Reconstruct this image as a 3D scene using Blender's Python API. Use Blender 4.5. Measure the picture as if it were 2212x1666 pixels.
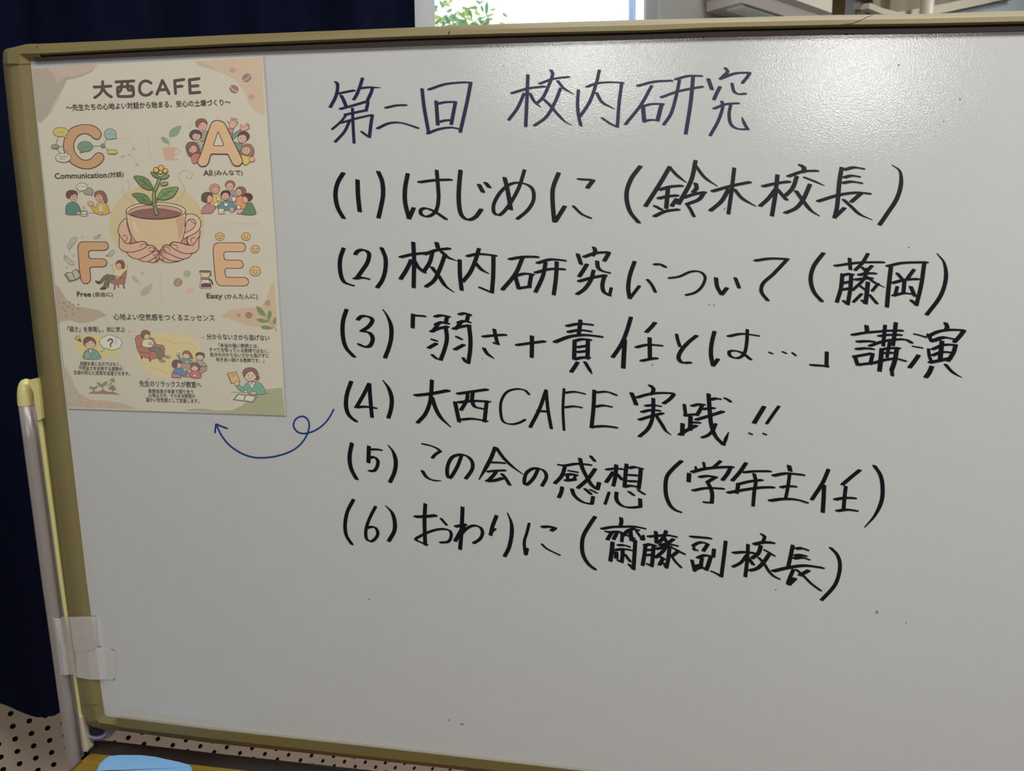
import bpy, bmesh, math, random
from mathutils import Vector, Matrix

random.seed(7)
for o in list(bpy.data.objects):
    bpy.data.objects.remove(o, do_unlink=True)
SC = bpy.context.scene
COL = SC.collection
W, H = 2212.0, 1666.0
CX, CY, FPX = W / 2, H / 2, 2046.0

# ------------------------------------------------------------------ camera
# The board is the plane y = 0 (x along the board, z up).  The camera's
# attitude comes from the vanishing points of the poster hung on the board.
VH = Vector((-9114.5 - CX, 586.8 - CY, FPX))     # along the board, to the far left
VV = Vector((1267.0 - CX, 11191.7 - CY, FPX))    # straight down
EX = (-VH).normalized()
ED = (VV - EX * VV.dot(EX)).normalized()
EN = EX.cross(ED).normalized()                   # away from the camera, into the board
ROT = Matrix((EX, EN, -ED))                      # camera vector (right, down, forward) -> world

def ray(px, py):
    return ROT @ Vector((px - CX, py - CY, FPX))

def _scale():
    a, b = ray(68, 146), ray(568, 122)
    a, b = a / a.y, b / b.y
    return 0.2985 / (b - a).length               # an A3 sheet's width
DIST = _scale()
_bl = ray(226, 1546)
_bl = _bl * (DIST / _bl.y)
CAM = Vector((-_bl.x, -DIST, 0.92 - _bl.z))      # inner lower left corner of the board: x = 0, z = 0.92

cam_data = bpy.data.cameras.new('camera')
cam = bpy.data.objects.new('camera', cam_data)
COL.objects.link(cam)
m3 = Matrix((ROT @ Vector((1, 0, 0)), ROT @ Vector((0, -1, 0)), ROT @ Vector((0, 0, -1)))).transposed()
cam.matrix_world = Matrix.Translation(CAM) @ m3.to_4x4()
cam_data.sensor_fit = 'HORIZONTAL'
cam_data.sensor_width = 36.0
cam_data.lens = FPX / W * 36.0
cam_data.clip_start = 0.02
cam_data.clip_end = 200
cam_data.dof.use_dof = True
cam_data.dof.focus_distance = 1.16
cam_data.dof.aperture_fstop = 12.0
SC.camera = cam

def on(px, py, y=0.0):
    """The point of the plane y = const that stands behind a pixel of the photograph."""
    r = ray(px, py)
    return CAM + r * ((y - CAM.y) / r.y)

# the room's own axes: the window wall runs off to the right at 45 degrees
_d = ROT @ Vector((0.716, 0, 0.698)); _d.z = 0
WD = _d.normalized()
WM = Vector((WD.y, -WD.x, 0))                    # into the room
_o = ROT @ Vector((-0.821, 0.5375, 1.5465))
WO = CAM + _o
WO.z = 0.0

def on_wall(px, py, off=0.0):
    r = ray(px, py)
    t = ((WO + WM * off) - CAM).dot(WM) / r.dot(WM)
    return CAM + r * t

def on_level(px, py, z):
    r = ray(px, py)
    return CAM + r * ((z - CAM.z) / r.z)

def wall_pt(s, z, off=0.0):
    return Vector((WO.x, WO.y, 0)) + WD * s + WM * off + Vector((0, 0, z))

def wall_s(p):
    return (p - WO).dot(WD)

CEIL = 2.85
# ------------------------------------------------------------------ light
world = bpy.data.worlds.new('World')
SC.world = world
world.use_nodes = True
wn = world.node_tree.nodes
wn['Background'].inputs['Color'].default_value = (0.93, 0.97, 1.0, 1)
wn['Background'].inputs['Strength'].default_value = 1.9

def area(name, loc, target, size, size_y, power, color):
    l = bpy.data.lights.new(name, 'AREA')
    l.shape = 'RECTANGLE'
    l.size, l.size_y = size, size_y
    l.energy = power
    l.color = color
    o = bpy.data.objects.new(name, l)
    COL.objects.link(o)
    o.location = loc
    o.rotation_euler = (Vector(target) - Vector(loc)).to_track_quat('-Z', 'Y').to_euler()
    return o

def mirrored(px, py, z):
    """Where the line of sight goes after the board reflects it, at height z."""
    p = on(px, py)
    r = ray(px, py)
    r.y = -r.y
    return p + r * ((z - p.z) / r.z)

WARM = (1.0, 0.965, 0.90)
WHITE = (1.0, 1.0, 0.985)
for i, (px, py, pw) in enumerate(((1842, 150, 25.0), (1255, 108, 15.0))):
    p = mirrored(px, py, CEIL - 0.30)
    area('hanging_lamp', p, on(px, py), 0.85, 0.28, pw, WHITE)
# fluorescent lamps over the near half of the room
for (x, y, pw) in ((0.35, -0.95, 12), (1.9, -0.95, 31)):
    area('unseen_overhead_light', (x, y, CEIL - 0.1), (x, y, 0), 1.25, 0.6, pw, WHITE)

for p, pw in ((Vector((1.0, 0.7, CEIL - 0.1)), 8), (Vector((2.7, 1.9, CEIL - 0.1)), 34)):  # added lights with no visible source, brightening the wall behind the board
    area('unseen_overhead_light', p, p - Vector((0, 0, 1)), 1.25, 0.35, pw, WHITE)

SC.view_settings.view_transform = 'Standard'
SC.view_settings.look = 'None'
SC.view_settings.gamma = 1.0
SC.view_settings.use_curve_mapping = False
SC.view_settings.exposure = 0.0
SC.cycles.use_denoising = True
SC.cycles.max_bounces = 8
SC.cycles.diffuse_bounces = 4
SC.cycles.transparent_max_bounces = 12

# ------------------------------------------------------------------ materials
def lin1(c):
    c /= 255.0
    return c / 12.92 if c <= 0.04045 else ((c + 0.055) / 1.055) ** 2.4

def lin(rgb):
    return tuple(lin1(c) for c in rgb)

_mats = {}
def mat(name, rgb, rough=0.5, metal=0.0, spec=0.5, noise=None, bump=None, coat=0.0, alpha=1.0, trans=0.0):
    """rgb is linear albedo; noise = (scale, amount) varies it, bump = (scale, strength, distance)."""
    key = (name, tuple(round(c, 4) for c in rgb), rough)
    if key in _mats:
        return _mats[key]
    m = bpy.data.materials.new(name)
    m.use_nodes = True
    nt = m.node_tree
    b = nt.nodes['Principled BSDF']
    b.inputs['Base Color'].default_value = (*rgb, 1)
    b.inputs['Roughness'].default_value = rough
    b.inputs['Metallic'].default_value = metal
    b.inputs['Specular IOR Level'].default_value = spec
    b.inputs['Coat Weight'].default_value = coat
    b.inputs['Coat Roughness'].default_value = 0.12
    b.inputs['Alpha'].default_value = alpha
    if trans:
        b.inputs['Transmission Weight'].default_value = trans
        b.inputs['IOR'].default_value = 1.1
    tc = None
    if noise or bump:
        tc = nt.nodes.new('ShaderNodeTexCoord')
    if noise:
        n = nt.nodes.new('ShaderNodeTexNoise')
        n.inputs['Scale'].default_value = noise[0]
        n.inputs['Detail'].default_value = 4
        nt.links.new(tc.outputs['Object'], n.inputs['Vector'])
        mx = nt.nodes.new('ShaderNodeMix')
        mx.data_type = 'RGBA'
        lo = tuple(max(0, c * (1 - noise[1])) for c in rgb)
        hi = tuple(min(1, c * (1 + noise[1])) for c in rgb)
        mx.inputs['A'].default_value = (*lo, 1)
        mx.inputs['B'].default_value = (*hi, 1)
        nt.links.new(n.outputs['Fac'], mx.inputs['Factor'])
        nt.links.new(mx.outputs['Result'], b.inputs['Base Color'])
    if bump:
        n2 = nt.nodes.new('ShaderNodeTexNoise')
        n2.inputs['Scale'].default_value = bump[0]
        n2.inputs['Detail'].default_value = 3
        nt.links.new(tc.outputs['Object'], n2.inputs['Vector'])
        bp = nt.nodes.new('ShaderNodeBump')
        bp.inputs['Strength'].default_value = bump[1]
        bp.inputs['Distance'].default_value = bump[2]
        nt.links.new(n2.outputs['Fac'], bp.inputs['Height'])
        nt.links.new(bp.outputs['Normal'], b.inputs['Normal'])
    _mats[key] = m
    return m

M_PANEL = mat('whiteboard_enamel', (0.68, 0.68, 0.665), rough=0.085, spec=0.5, noise=(2.2, 0.02), bump=(560, 0.06, 0.002))
M_OLIVE = mat('olive_plastic', (0.25, 0.20, 0.08), rough=0.45, noise=(14, 0.05))
M_LIP = mat('brown_rubber', (0.055, 0.036, 0.032), rough=0.6)
M_GROOVE = mat('black_rubber', (0.008, 0.007, 0.008), rough=0.8)
M_YCAP = mat('yellow_plastic', (0.82, 0.74, 0.32), rough=0.22, spec=0.6)
M_ALU = mat('satin_aluminium', (0.46, 0.40, 0.385), rough=0.38, metal=0.35, noise=(6, 0.05))
M_IVORY = mat('ivory_plastic', (0.60, 0.52, 0.40), rough=0.5)
M_BRACKET = mat('grey_blue_plastic', (0.17, 0.18, 0.27), rough=0.3)
M_DARKBLUE = mat('dark_plastic', (0.015, 0.018, 0.04), rough=0.35)
M_CURTAIN = mat('navy_curtain', (0.0050, 0.0066, 0.021), rough=0.95, spec=0.05, noise=(30, 0.15))
M_PEG = mat('perforated_board', (0.72, 0.58, 0.47), rough=0.75, noise=(9, 0.06))
M_HOLE = mat('hole_backing', (0.012, 0.008, 0.008), rough=0.9)
M_WALL = mat('grey_paint', (0.50, 0.50, 0.47), rough=0.8, noise=(3, 0.04))
M_WHITEP = mat('white_paint', (0.62, 0.625, 0.635), rough=0.5)
M_CREAM = mat('cream_plastic', (0.86, 0.80, 0.68), rough=0.45)
M_FLOOR = mat('floor_wood', (0.22, 0.17, 0.13), rough=0.4, noise=(5, 0.15))

# ------------------------------------------------------------------ objects
def obj(name, verts, faces, mats, parent=None, mi=None, smooth=False):
    me = bpy.data.meshes.new(name)
    me.from_pydata([tuple(v) for v in verts], [], faces)
    for m in (mats if isinstance(mats, (list, tuple)) else [mats]):
        me.materials.append(m)
    if mi:
        me.polygons.foreach_set('material_index', mi)
    if smooth:
        me.polygons.foreach_set('use_smooth', [True] * len(me.polygons))
    me.update()
    o = bpy.data.objects.new(name, me)
    COL.objects.link(o)
    if parent is not None:
        o.parent = parent
        # meshes keep world coordinates: only the thing's own Empty has an offset
        o.matrix_parent_inverse = Matrix.Translation(-parent.location) if parent.parent is None else Matrix()
    return o

def empty(name, loc):
    o = bpy.data.objects.new(name, None)
    o.empty_display_size = 0.05
    o.location = loc
    COL.objects.link(o)
    return o

def tag(o, label=None, cat=None, group=None, kind=None):
    for k, v in (('label', label), ('category', cat), ('group', group), ('kind', kind)):
        if v:
            o[k] = v
    return o

class MB:
    """Collects quads and polygons for one mesh."""
    def __init__(self):
        self.v, self.f, self.m, self.mats = [], [], [], []
    def mi(self, m):
        if m not in self.mats:
            self.mats.append(m)
        return self.mats.index(m)
    def poly(self, pts, m):
        b = len(self.v)
        self.v.extend(pts)
        self.f.append(list(range(b, b + len(pts))))
        self.m.append(self.mi(m))
    def box(self, corners8, m):
        """corners: 4 of one face, then the 4 opposite, same order"""
        b = len(self.v)
        self.v.extend(corners8)
        k = self.mi(m)
        for q in ((3, 2, 1, 0), (4, 5, 6, 7), (0, 1, 5, 4), (1, 2, 6, 5), (2, 3, 7, 6), (3, 0, 4, 7)):
            self.f.append([b + i for i in q])
            self.m.append(k)
    def aabox(self, x0, x1, y0, y1, z0, z1, m):
        V_ = Vector
        self.box([V_((x0, y0, z0)), V_((x1, y0, z0)), V_((x1, y1, z0)), V_((x0, y1, z0)),
                  V_((x0, y0, z1)), V_((x1, y0, z1)), V_((x1, y1, z1)), V_((x0, y1, z1))], m)
    def obox(self, s0, s1, o0, o1, z0, z1, m):
        """box along the window wall: s along it, o out into the room"""
        c = [wall_pt(s, z0, o) for s, o in ((s0, o0), (s1, o0), (s1, o1), (s0, o1))]
        self.box(c + [Vector((p.x, p.y, z1)) for p in c], m)
    def loft(self, secs, mats, closed=False, caps=False):
        b = len(self.v)
        n = len(secs[0])
        for s in secs:
            self.v.extend(s)
        for i in range(len(secs) - 1):
            for j in range(n if closed else n - 1):
                j2 = (j + 1) % n
                self.f.append([b + i * n + j, b + i * n + j2, b + (i + 1) * n + j2, b + (i + 1) * n + j])
                self.m.append(self.mi(mats[j % len(mats)] if isinstance(mats, (list, tuple)) else mats))
        if caps:
            k = self.mi(mats[0] if isinstance(mats, (list, tuple)) else mats)
            self.f.append([b + j for j in range(n)][::-1]); self.m.append(k)
            e = b + (len(secs) - 1) * n
            self.f.append([e + j for j in range(n)]); self.m.append(k)
    def tube(self, pts, r, m, n=16, caps=True):
        secs = []
        for i, p in enumerate(pts):
            a = pts[max(0, i - 1)]; c = pts[min(len(pts) - 1, i + 1)]
            t = (Vector(c) - Vector(a)).normalized()
            u = t.cross(Vector((0, 1, 0.001))).normalized()
            w = t.cross(u)
            rr = r[i] if isinstance(r, (list, tuple)) else r
            secs.append([Vector(p) + (u * math.cos(q) + w * math.sin(q)) * rr for q in (2 * math.pi * k / n for k in range(n))])
        self.loft(secs, m, closed=True, caps=caps)
    def build(self, name, parent=None, smooth=False):
        return obj(name, self.v, self.f, self.mats, parent, self.m, smooth)

def lerp(a, b, t):
    return a + (b - a) * t

def interp(tab, x):
    """piecewise-linear table lookup, extrapolating at the ends"""
    i = 0
    while i < len(tab) - 2 and x > tab[i + 1][0]:
        i += 1
    (x0, y0), (x1, y1) = tab[i], tab[i + 1]
    return y0 + (y1 - y0) * (x - x0) / (x1 - x0)

# ------------------------------------------------------------------ the room
SA, SB = -5.5, 6.5            # along the window wall
DEPTH = 9.6                   # into the room
def room_quad(name, pts, m, label):
    o = obj(name, pts, [[0, 1, 2, 3]], m)
    return tag(o, label, kind='structure')

ss0 = wall_s(on_wall(937, 30)); ss1 = wall_s(on_wall(1393, 30))
WZ0, WZ1 = 1.05, 2.55         # window opening
# window wall: perforated boards below, plaster round the window opening, above the sill
PEG_TOP = 1.0
mb = MB()
def wq(s0, s1, z0, z1, m=M_WALL, off=0.0):
    mb.poly([wall_pt(s0, z0, off), wall_pt(s1, z0, off), wall_pt(s1, z1, off), wall_pt(s0, z1, off)], m)
sL, sR = ss0 - 0.10, ss1 + 0.045
wq(SA, sL, PEG_TOP, CEIL); wq(sR, SB, PEG_TOP, CEIL)
wq(sL, sR, PEG_TOP, WZ0 - 0.05); wq(sL, sR, WZ1 + 0.05, CEIL)
wq(SA, SB, 0, PEG_TOP, M_WALL, -0.014)      # behind the perforated boards
tag(mb.build('wall_back'), 'grey plastered wall round the window', kind='structure')

p0, p1 = SA, SB
room_quad('floor', [wall_pt(SA, 0, -0.3), wall_pt(SB, 0, -0.3), wall_pt(SB, 0, DEPTH), wall_pt(SA, 0, DEPTH)], M_FLOOR, 'wooden classroom floor')
room_quad('ceiling', [wall_pt(SA, CEIL, -0.3), wall_pt(SA, CEIL, DEPTH), wall_pt(SB, CEIL, DEPTH), wall_pt(SB, CEIL, -0.3)], M_WHITEP, 'white classroom ceiling')
room_quad('wall_left', [wall_pt(SA, 0, -0.3), wall_pt(SA, 0, DEPTH), wall_pt(SA, CEIL, DEPTH), wall_pt(SA, CEIL, -0.3)], M_WALL, 'grey side wall of the room')
room_quad('wall_right', [wall_pt(SB, 0, DEPTH), wall_pt(SB, 0, -0.3), wall_pt(SB, CEIL, -0.3), wall_pt(SB, CEIL, DEPTH)], M_WALL, 'grey far wall of the room')
room_quad('wall_front', [wall_pt(SA, 0, DEPTH), wall_pt(SB, 0, DEPTH), wall_pt(SB, CEIL, DEPTH), wall_pt(SA, CEIL, DEPTH)], M_WALL, 'grey wall facing the whiteboard')

# window frame, meeting stile and panes
win = empty('window_1', wall_pt((ss0 + ss1) / 2, WZ0))
tag(win, 'white framed window behind the whiteboard', kind='structure')
mb = MB()
f0 = wall_s(on_wall(896, 30)) - 0.02
mb.obox(f0, ss0, -0.03, 0.004, WZ0 - 0.05, WZ1 + 0.05, M_WHITEP)
mb.obox(ss1, sR, -0.004, 0.004, WZ0 - 0.05, WZ1 + 0.05, mat('shaded_casing', (0.30, 0.305, 0.32), rough=0.5))  # right jamb of the same frame, its shade put into a darker colour
mb.obox(ss0, ss1, -0.03, 0.004, WZ0 - 0.05, WZ0, M_WHITEP)
mb.obox(ss0, ss1, -0.03, 0.004, WZ1, WZ1 + 0.05, M_WHITEP)
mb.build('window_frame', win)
M_STILE = mat('blue_grey_aluminium', (0.36, 0.47, 0.72), rough=0.4, metal=0.3)
mb = MB()
a0, a1 = wall_s(on_wall(1360, 30, -0.001)), wall_s(on_wall(1368.5, 30, -0.001))
mb.obox(a0, a1, -0.005, -0.001, WZ0, WZ1, M_STILE)
a2, a3 = wall_s(on_wall(1371, 30, -0.001)), wall_s(on_wall(1373.5, 30, -0.001))
mb.obox(a2, a3, -0.005, -0.001, WZ0, WZ1, M_STILE)
mb.build('window_stile', win)
M_GLASS = bpy.data.materials.new('window_glass')
M_GLASS.use_nodes = True
_nt = M_GLASS.node_tree
_nt.nodes.remove(_nt.nodes['Principled BSDF'])
_tr = _nt.nodes.new('ShaderNodeBsdfTransparent'); _gl = _nt.nodes.new('ShaderNodeBsdfGlossy'); _mx = _nt.nodes.new('ShaderNodeMixShader')
_gl.inputs['Roughness'].default_value = 0.02
_mx.inputs['Fac'].default_value = 0.05
_nt.links.new(_tr.outputs[0], _mx.inputs[1]); _nt.links.new(_gl.outputs[0], _mx.inputs[2])
_nt.links.new(_mx.outputs[0], _nt.nodes['Material Output'].inputs['Surface'])
for s0, s1, off in ((ss0, a1 - 0.002, -0.003), (a3, ss1, -0.003)):
    mb = MB(); mb.obox(s0, s1, off - 0.004, off, WZ0, WZ1, M_GLASS)
    mb.build('window_pane', win)

# perforated wainscot boards: a hole every lattice step, each with its own rim and dark back
HOM = ((0.2549819,-0.0057648,-1.0830583),(0.1079346,0.3126835,0.7090865),(0.1214416,0.0512970,1.0000000))
def hole_px(i, j):
    a = (i / 10.0, j / 10.0, 1.0)
    q = [sum(r[k] * a[k] for k in range(3)) for r in HOM]
    return q[0] / q[2] * 1000 + CX, q[1] / q[2] * 1000 + CY
mb = MB()
NR = 12
DEEP = WM * -0.009
RH = 0.0046
for i in range(-8, 40):
    base = 0.0 if i % 2 == 0 else 0.5
    for jj in range(-7, 20):
        j = jj + base
        c = on_wall(*hole_px(i, j))
        cor = [on_wall(*hole_px(i + di, j + dj)) for di, dj in ((-.5, -.5), (.5, -.5), (.5, .5), (-.5, .5))]
        if max(p.z for p in cor) > PEG_TOP - 0.004:
            continue
        ring_o, ring_i = [], []
        for k in range(NR):
            e, t = divmod(k, 3)
            ring_o.append(lerp(cor[e], cor[(e + 1) % 4], t / 3.0))
            d = ring_o[-1] - c
            ang = math.atan2(d.z, d.dot(WD))
            ring_i.append(c + (WD * math.cos(ang) + Vector((0, 0, math.sin(ang)))) * RH)
        b = len(mb.v)
        mb.v.extend(ring_o + ring_i + [p + DEEP for p in ring_i])
        kp, kh = mb.mi(M_PEG), mb.mi(M_HOLE)
        for k in range(NR):
            k2 = (k + 1) % NR
            mb.f.append([b + k, b + k2, b + NR + k2, b + NR + k]); mb.m.append(kp)
            mb.f.append([b + NR + k, b + NR + k2, b + 2 * NR + k2, b + 2 * NR + k]); mb.m.append(kh)
        mb.f.append([b + 2 * NR + k for k in range(NR)]); mb.m.append(kh)
peg = mb.build('trim_1')
tag(peg, 'beige perforated wainscot board below the navy curtain', kind='structure')

# ------------------------------------------------------------------ curtain
mb = MB()
c_r = wall_s(on_wall(903, 60, 0.10))
c_l = wall_s(on_wall(-260, 800, 0.10))
zb = on_wall(60, 1543, 0.10).z
N = 300
secs = []
def fold(s):
    return 0.10 + 0.020 * math.sin(s * 31 + 0.8 * math.sin(s * 7)) + 0.010 * math.sin(s * 67 + 1.3)
pl = [wall_s(on_wall(px, 1540, 0.10)) for px in (-30, 0, 23, 45, 73, 95, 113, 130)]
pz = [on_wall(px, py, 0.10).z for px, py in ((-30, 1533), (0, 1533), (23, 1534), (45, 1539), (73, 1543.5), (95, 1541), (113, 1541.5), (130, 1534))]
def hem(s):
    if s < pl[0]: return pz[0] + 0.004 * math.sin(s * 31)
    if s > pl[-1]: return pz[-1] + 0.004 * math.sin((s - pl[-1]) * 31)
    return interp(list(zip(pl, pz)), s)
for k in range(N + 1):
    s = lerp(c_l, c_r, k / N)
    z0 = hem(s)
    col = []
    for q in range(13):
        z = lerp(z0, 2.6, q / 12.0)
        col.append(wall_pt(s, z, fold(s) + 0.004 * math.sin(z * 6 + s * 9)))
    secs.append(col)
mb.loft(secs, M_CURTAIN)
# thickness: the back of the cloth
secs2 = [[p - WM * 0.003 for p in c] for c in secs]
mb.loft([c[::-1] for c in secs2], M_CURTAIN)
mb.loft([[secs[-1][q], secs2[-1][q]] for q in range(13)], M_CURTAIN)
mb.loft([[secs2[k][0], secs[k][0]] for k in range(N + 1)], M_CURTAIN)
cur = mb.build('curtain', smooth=True)
tag(cur, 'dark navy curtain hanging in folds behind the whiteboard', 'curtain')

# ------------------------------------------------------------------ air conditioner on the wall right of the window
AZ = None
p_near = None
ac = empty('air_conditioner', (0, 0, 0))
# its near lower corner: a horizontal level plane 0.52 m over the eye
AZ = CAM.z + 0.485
P0 = on_level(1601, 4, AZ); P1 = on_level(1523, 25, AZ)
o_out = (P0 - WO).dot(WM); o_in = 0.0
s_a = wall_s(P0)
s_a1 = wall_s(P1)
LEN = 0.80
ac.location = wall_pt(s_a + LEN / 2, AZ, o_in)
tag(ac, 'cream wall air conditioner right of the window, seen from below', 'air conditioner')
def acq(px, py):
    return on_level(px, py, AZ)
E1 = (P1 - P0); E1.z = 0
d_out = E1                                  # from the near corner back to the wall
E2 = WD * LEN
# the front runs to the right, away from the camera
R_ = on_level(1795, 66, AZ)
E2 = (R_ - P0); E2.z = 0
LEN = E2.length
mb = MB()
up = Vector((0, 0, 1))
base = [P0, P0 + E2, P0 + E2 + E1, P0 + E1]
mb.box([b + up * 0.03 for b in base] + [b + up * 0.30 for b in base], M_CREAM)
mb.build('body', ac)
mb = MB()
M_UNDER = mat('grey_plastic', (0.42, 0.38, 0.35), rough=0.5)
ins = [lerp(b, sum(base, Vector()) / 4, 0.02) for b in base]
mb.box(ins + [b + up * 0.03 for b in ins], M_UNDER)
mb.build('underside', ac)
mb = MB()
M_FLAP = mat('pale_grey_plastic', (0.62, 0.65, 0.60), rough=0.4)
u = E1.normalized(); v = E2.normalized()
mb.box([P0 + u * 0.012 + v * 0.03 - up * 0.006, P0 + E2 * 0.94 + u * 0.012 - up * 0.006, P0 + E2 * 0.94 + u * 0.075 - up * 0.006, P0 + v * 0.03 + u * 0.075 - up * 0.006] +
       [P0 + u * 0.012 + v * 0.03, P0 + E2 * 0.94 + u * 0.012, P0 + E2 * 0.94 + u * 0.075, P0 + v * 0.03 + u * 0.075], M_FLAP)
mb.build('louvre', ac)
mb = MB()
M_SLOT = mat('dark_slot', (0.16, 0.14, 0.12), rough=0.7)
q0 = P0 - u * 0.0015
mb.box([q0 + v * 0.06 + up * 0.032, q0 + E2 + up * 0.032, q0 + E2 + u * 0.01 + up * 0.032, q0 + v * 0.06 + u * 0.01 + up * 0.032] +
       [q0 + v * 0.06 + up * 0.050, q0 + E2 + up * 0.050, q0 + E2 + u * 0.01 + up * 0.050, q0 + v * 0.06 + u * 0.01 + up * 0.050], M_SLOT)
mb.build('air_slot', ac)
mb = MB()
for k in range(16):
    a = P0 + v * (0.38 + 0.022 * k) - u * 0.003 + up * 0.118
    mb.box([a, a + v * 0.006, a + v * 0.006 + u * 0.004, a + u * 0.004] + [p + up * 0.10 for p in (a, a + v * 0.006, a + v * 0.006 + u * 0.004, a + u * 0.004)], M_SLOT)
mb.build('vent_grille', ac)

# ------------------------------------------------------------------ things along the wall on the far right
M_BROWN = mat('brown_wood', (0.30, 0.21, 0.095), rough=0.6)
def post(name, x0, x1, m, off, depth, label, cat, z0=0.0, z1=CEIL - 0.01, kind=None):
    mb = MB()
    a, b = wall_s(on_wall(x0, 30, off)), wall_s(on_wall(x1, 30, off))
    mb.obox(a, b, 0.0, off, z0, z1, m)
    o = mb.build(name)
    return tag(o, label, cat, kind=kind)
post('trim_2', 1796, 1827, M_BROWN, 0.004, 0.06, 'brown wooden post on the wall', None, kind='structure')
post('trim_3', 1827, 1847, mat('pale_blue_paint', (0.80, 0.84, 0.88), rough=0.5), 0.006, 0.07, 'pale door jamb beside the brown post', None, kind='structure')
post('trim_4', 1848.5, 1856, mat('pinkish_paint', (0.55, 0.47, 0.43), rough=0.5), 0.004, 0.05, 'narrow pale strip beside the jamb', None, kind='structure')

# a cream roller-blind-like cloth between a bracket and a white pole, and a sloping rail
M_CLOTH = mat('cream_cloth', (0.27, 0.225, 0.16), rough=0.85, noise=(3, 0.12))
mb = MB()
sa, sb = wall_s(on_wall(1878, 30, 0.12)), wall_s(on_wall(2260, 30, 0.12))
secs = []
for k in range(81):
    s = lerp(sa, sb, k / 80)
    off = 0.12 + 0.02 * math.sin(k * 0.55) + 0.012 * math.sin(k * 1.3 + 1)
    secs.append([wall_pt(s, z, off) for z in (1.0, 1.6, 2.2, 2.8)])
mb.loft(secs, M_CLOTH)
mb.loft([[p - WM * 0.004 for p in c][::-1] for c in secs], M_CLOTH)
cl = mb.build('drape', smooth=True)
tag(cl, 'cream cloth drape at the far right behind the whiteboard', 'curtain')
mb = MB()
sp = wall_s(on_wall(2001, 30, 0.25))
mb.tube([wall_pt(sp, 0.0, 0.25), wall_pt(sp, 1.4, 0.25), wall_pt(sp, CEIL - 0.01, 0.25)], 0.021, mat('white_pipe_paint', (0.62, 0.57, 0.46), rough=0.35), n=20)
tag(mb.build('pipe', smooth=True), 'white vertical pipe in front of the cream drape', 'pipe')

def prism(name, pxs, off, depth, m, label, cat):
    """a slab parallel to the wall, its outline measured on the wall"""
    mb = MB()
    f = [on_wall(x, y, off) for x, y in pxs]
    b = [p - WM * depth for p in f]
    n = len(f)
    mb.poly(f[::-1], m); mb.poly(b, m)
    for k in range(n):
        k2 = (k + 1) % n
        mb.poly([f[k], f[k2], b[k2], b[k]], m)
    o = mb.build(name)
    return tag(o, label, cat) if label else o
br = prism('wall_bracket', [(1859, 4), (1879, 8), (1881, 14), (1881, 19), (1877, 20), (1876, 40), (1869, 40), (1868, 20), (1860, 19)], 0.03, 0.03, mat('bracket_white', (0.66, 0.60, 0.50), rough=0.5), 'small T-shaped cream bracket left of the cream drape', 'bracket')
beam = prism('sloping_rail', [(1876, 18), (1905, 30), (1945, 44), (2040, 27), (2115, 11), (2190, -6), (2190, -18), (2100, -4), (2000, 16), (1940, 26), (1905, 17), (1880, 6)], 0.20, 0.025,
             mat('rail_cream', (0.56, 0.51, 0.42), rough=0.5), 'cream sloping rail across the far right drape', 'rail')
prism('wall_panel', [(2035, 30), (2110, 14), (2300, -26), (2300, 60), (2035, 60)], 0.175, 0.01, mat('pale_blue_board', (0.44, 0.51, 0.53), rough=0.5), 'pale blue-grey panel under the sloping rail', 'panel')
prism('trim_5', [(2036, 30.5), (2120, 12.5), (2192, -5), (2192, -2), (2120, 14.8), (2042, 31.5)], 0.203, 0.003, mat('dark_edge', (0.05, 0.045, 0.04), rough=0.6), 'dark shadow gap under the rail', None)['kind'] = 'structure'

# ------------------------------------------------------------------ greenery outside the window
def leaf_cloud(mb, c, n, spread, size, mats):
    for k in range(n):
        p = c + Vector((random.gauss(0, spread.x), random.gauss(0, spread.y), random.gauss(0, spread.z)))
        a = Vector((random.uniform(-1, 1), random.uniform(-1, 1), random.uniform(-0.6, 0.6))).normalized()
        b = a.cross(Vector((random.uniform(-1, 1), random.uniform(-1, 1), random.uniform(-1, 1)))).normalized()
        L, Wd = size * random.uniform(0.6, 1.3), size * random.uniform(0.25, 0.45)
        mb.poly([p - a * L, p - a * L * 0.2 + b * Wd, p + a * L * 0.5 + b * Wd * 0.7, p + a * L, p + a * L * 0.5 - b * Wd * 0.7, p - a * L * 0.2 - b * Wd], random.choice(mats))
LV = [mat('leaf_green', (0.16, 0.30, 0.07), rough=0.5), mat('leaf_teal', (0.12, 0.27, 0.17), rough=0.5), mat('leaf_yellow', (0.34, 0.45, 0.12), rough=0.5)]
def out_pt(px, py, dist):
    return on_wall(px, py, -dist)
tr = empty('tree', Vector((*out_pt(960, 60, 3.0).xy, 0.0)))
tag(tr, 'sunlit green bush outside the window', 'tree')
mb = MB()
for px, py, n, sx, sz in ((945, 72, 120, 0.14, 0.13), (985, 62, 90, 0.12, 0.08), (1020, 70, 80, 0.12, 0.08), (1060, 76, 60, 0.12, 0.06), (1035, 40, 8, 0.06, 0.03), (950, 30, 10, 0.05, 0.05), (1075, 45, 5, 0.05, 0.03)):
    leaf_cloud(mb, out_pt(px, py, 3.0), n, Vector((sx, 0.15, sz)), 0.035, LV)
mb.build('foliage', tr)
mb = MB()
b0 = out_pt(960, 60, 3.0)
mb.tube([Vector((b0.x, b0.y, 0.0)), Vector((b0.x + 0.03, b0.y, 0.8)), Vector((b0.x, b0.y, b0.z))], [0.03, 0.02, 0.008], M_BROWN, n=8)
for px, py in ((945, 45), (985, 50), (1030, 60), (1065, 65)):
    mb.tube([Vector((b0.x + 0.02, b0.y, 0.9)), out_pt(px, py, 3.0)], [0.01, 0.004], M_BROWN, n=6)
mb.build('branches', tr)

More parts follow.
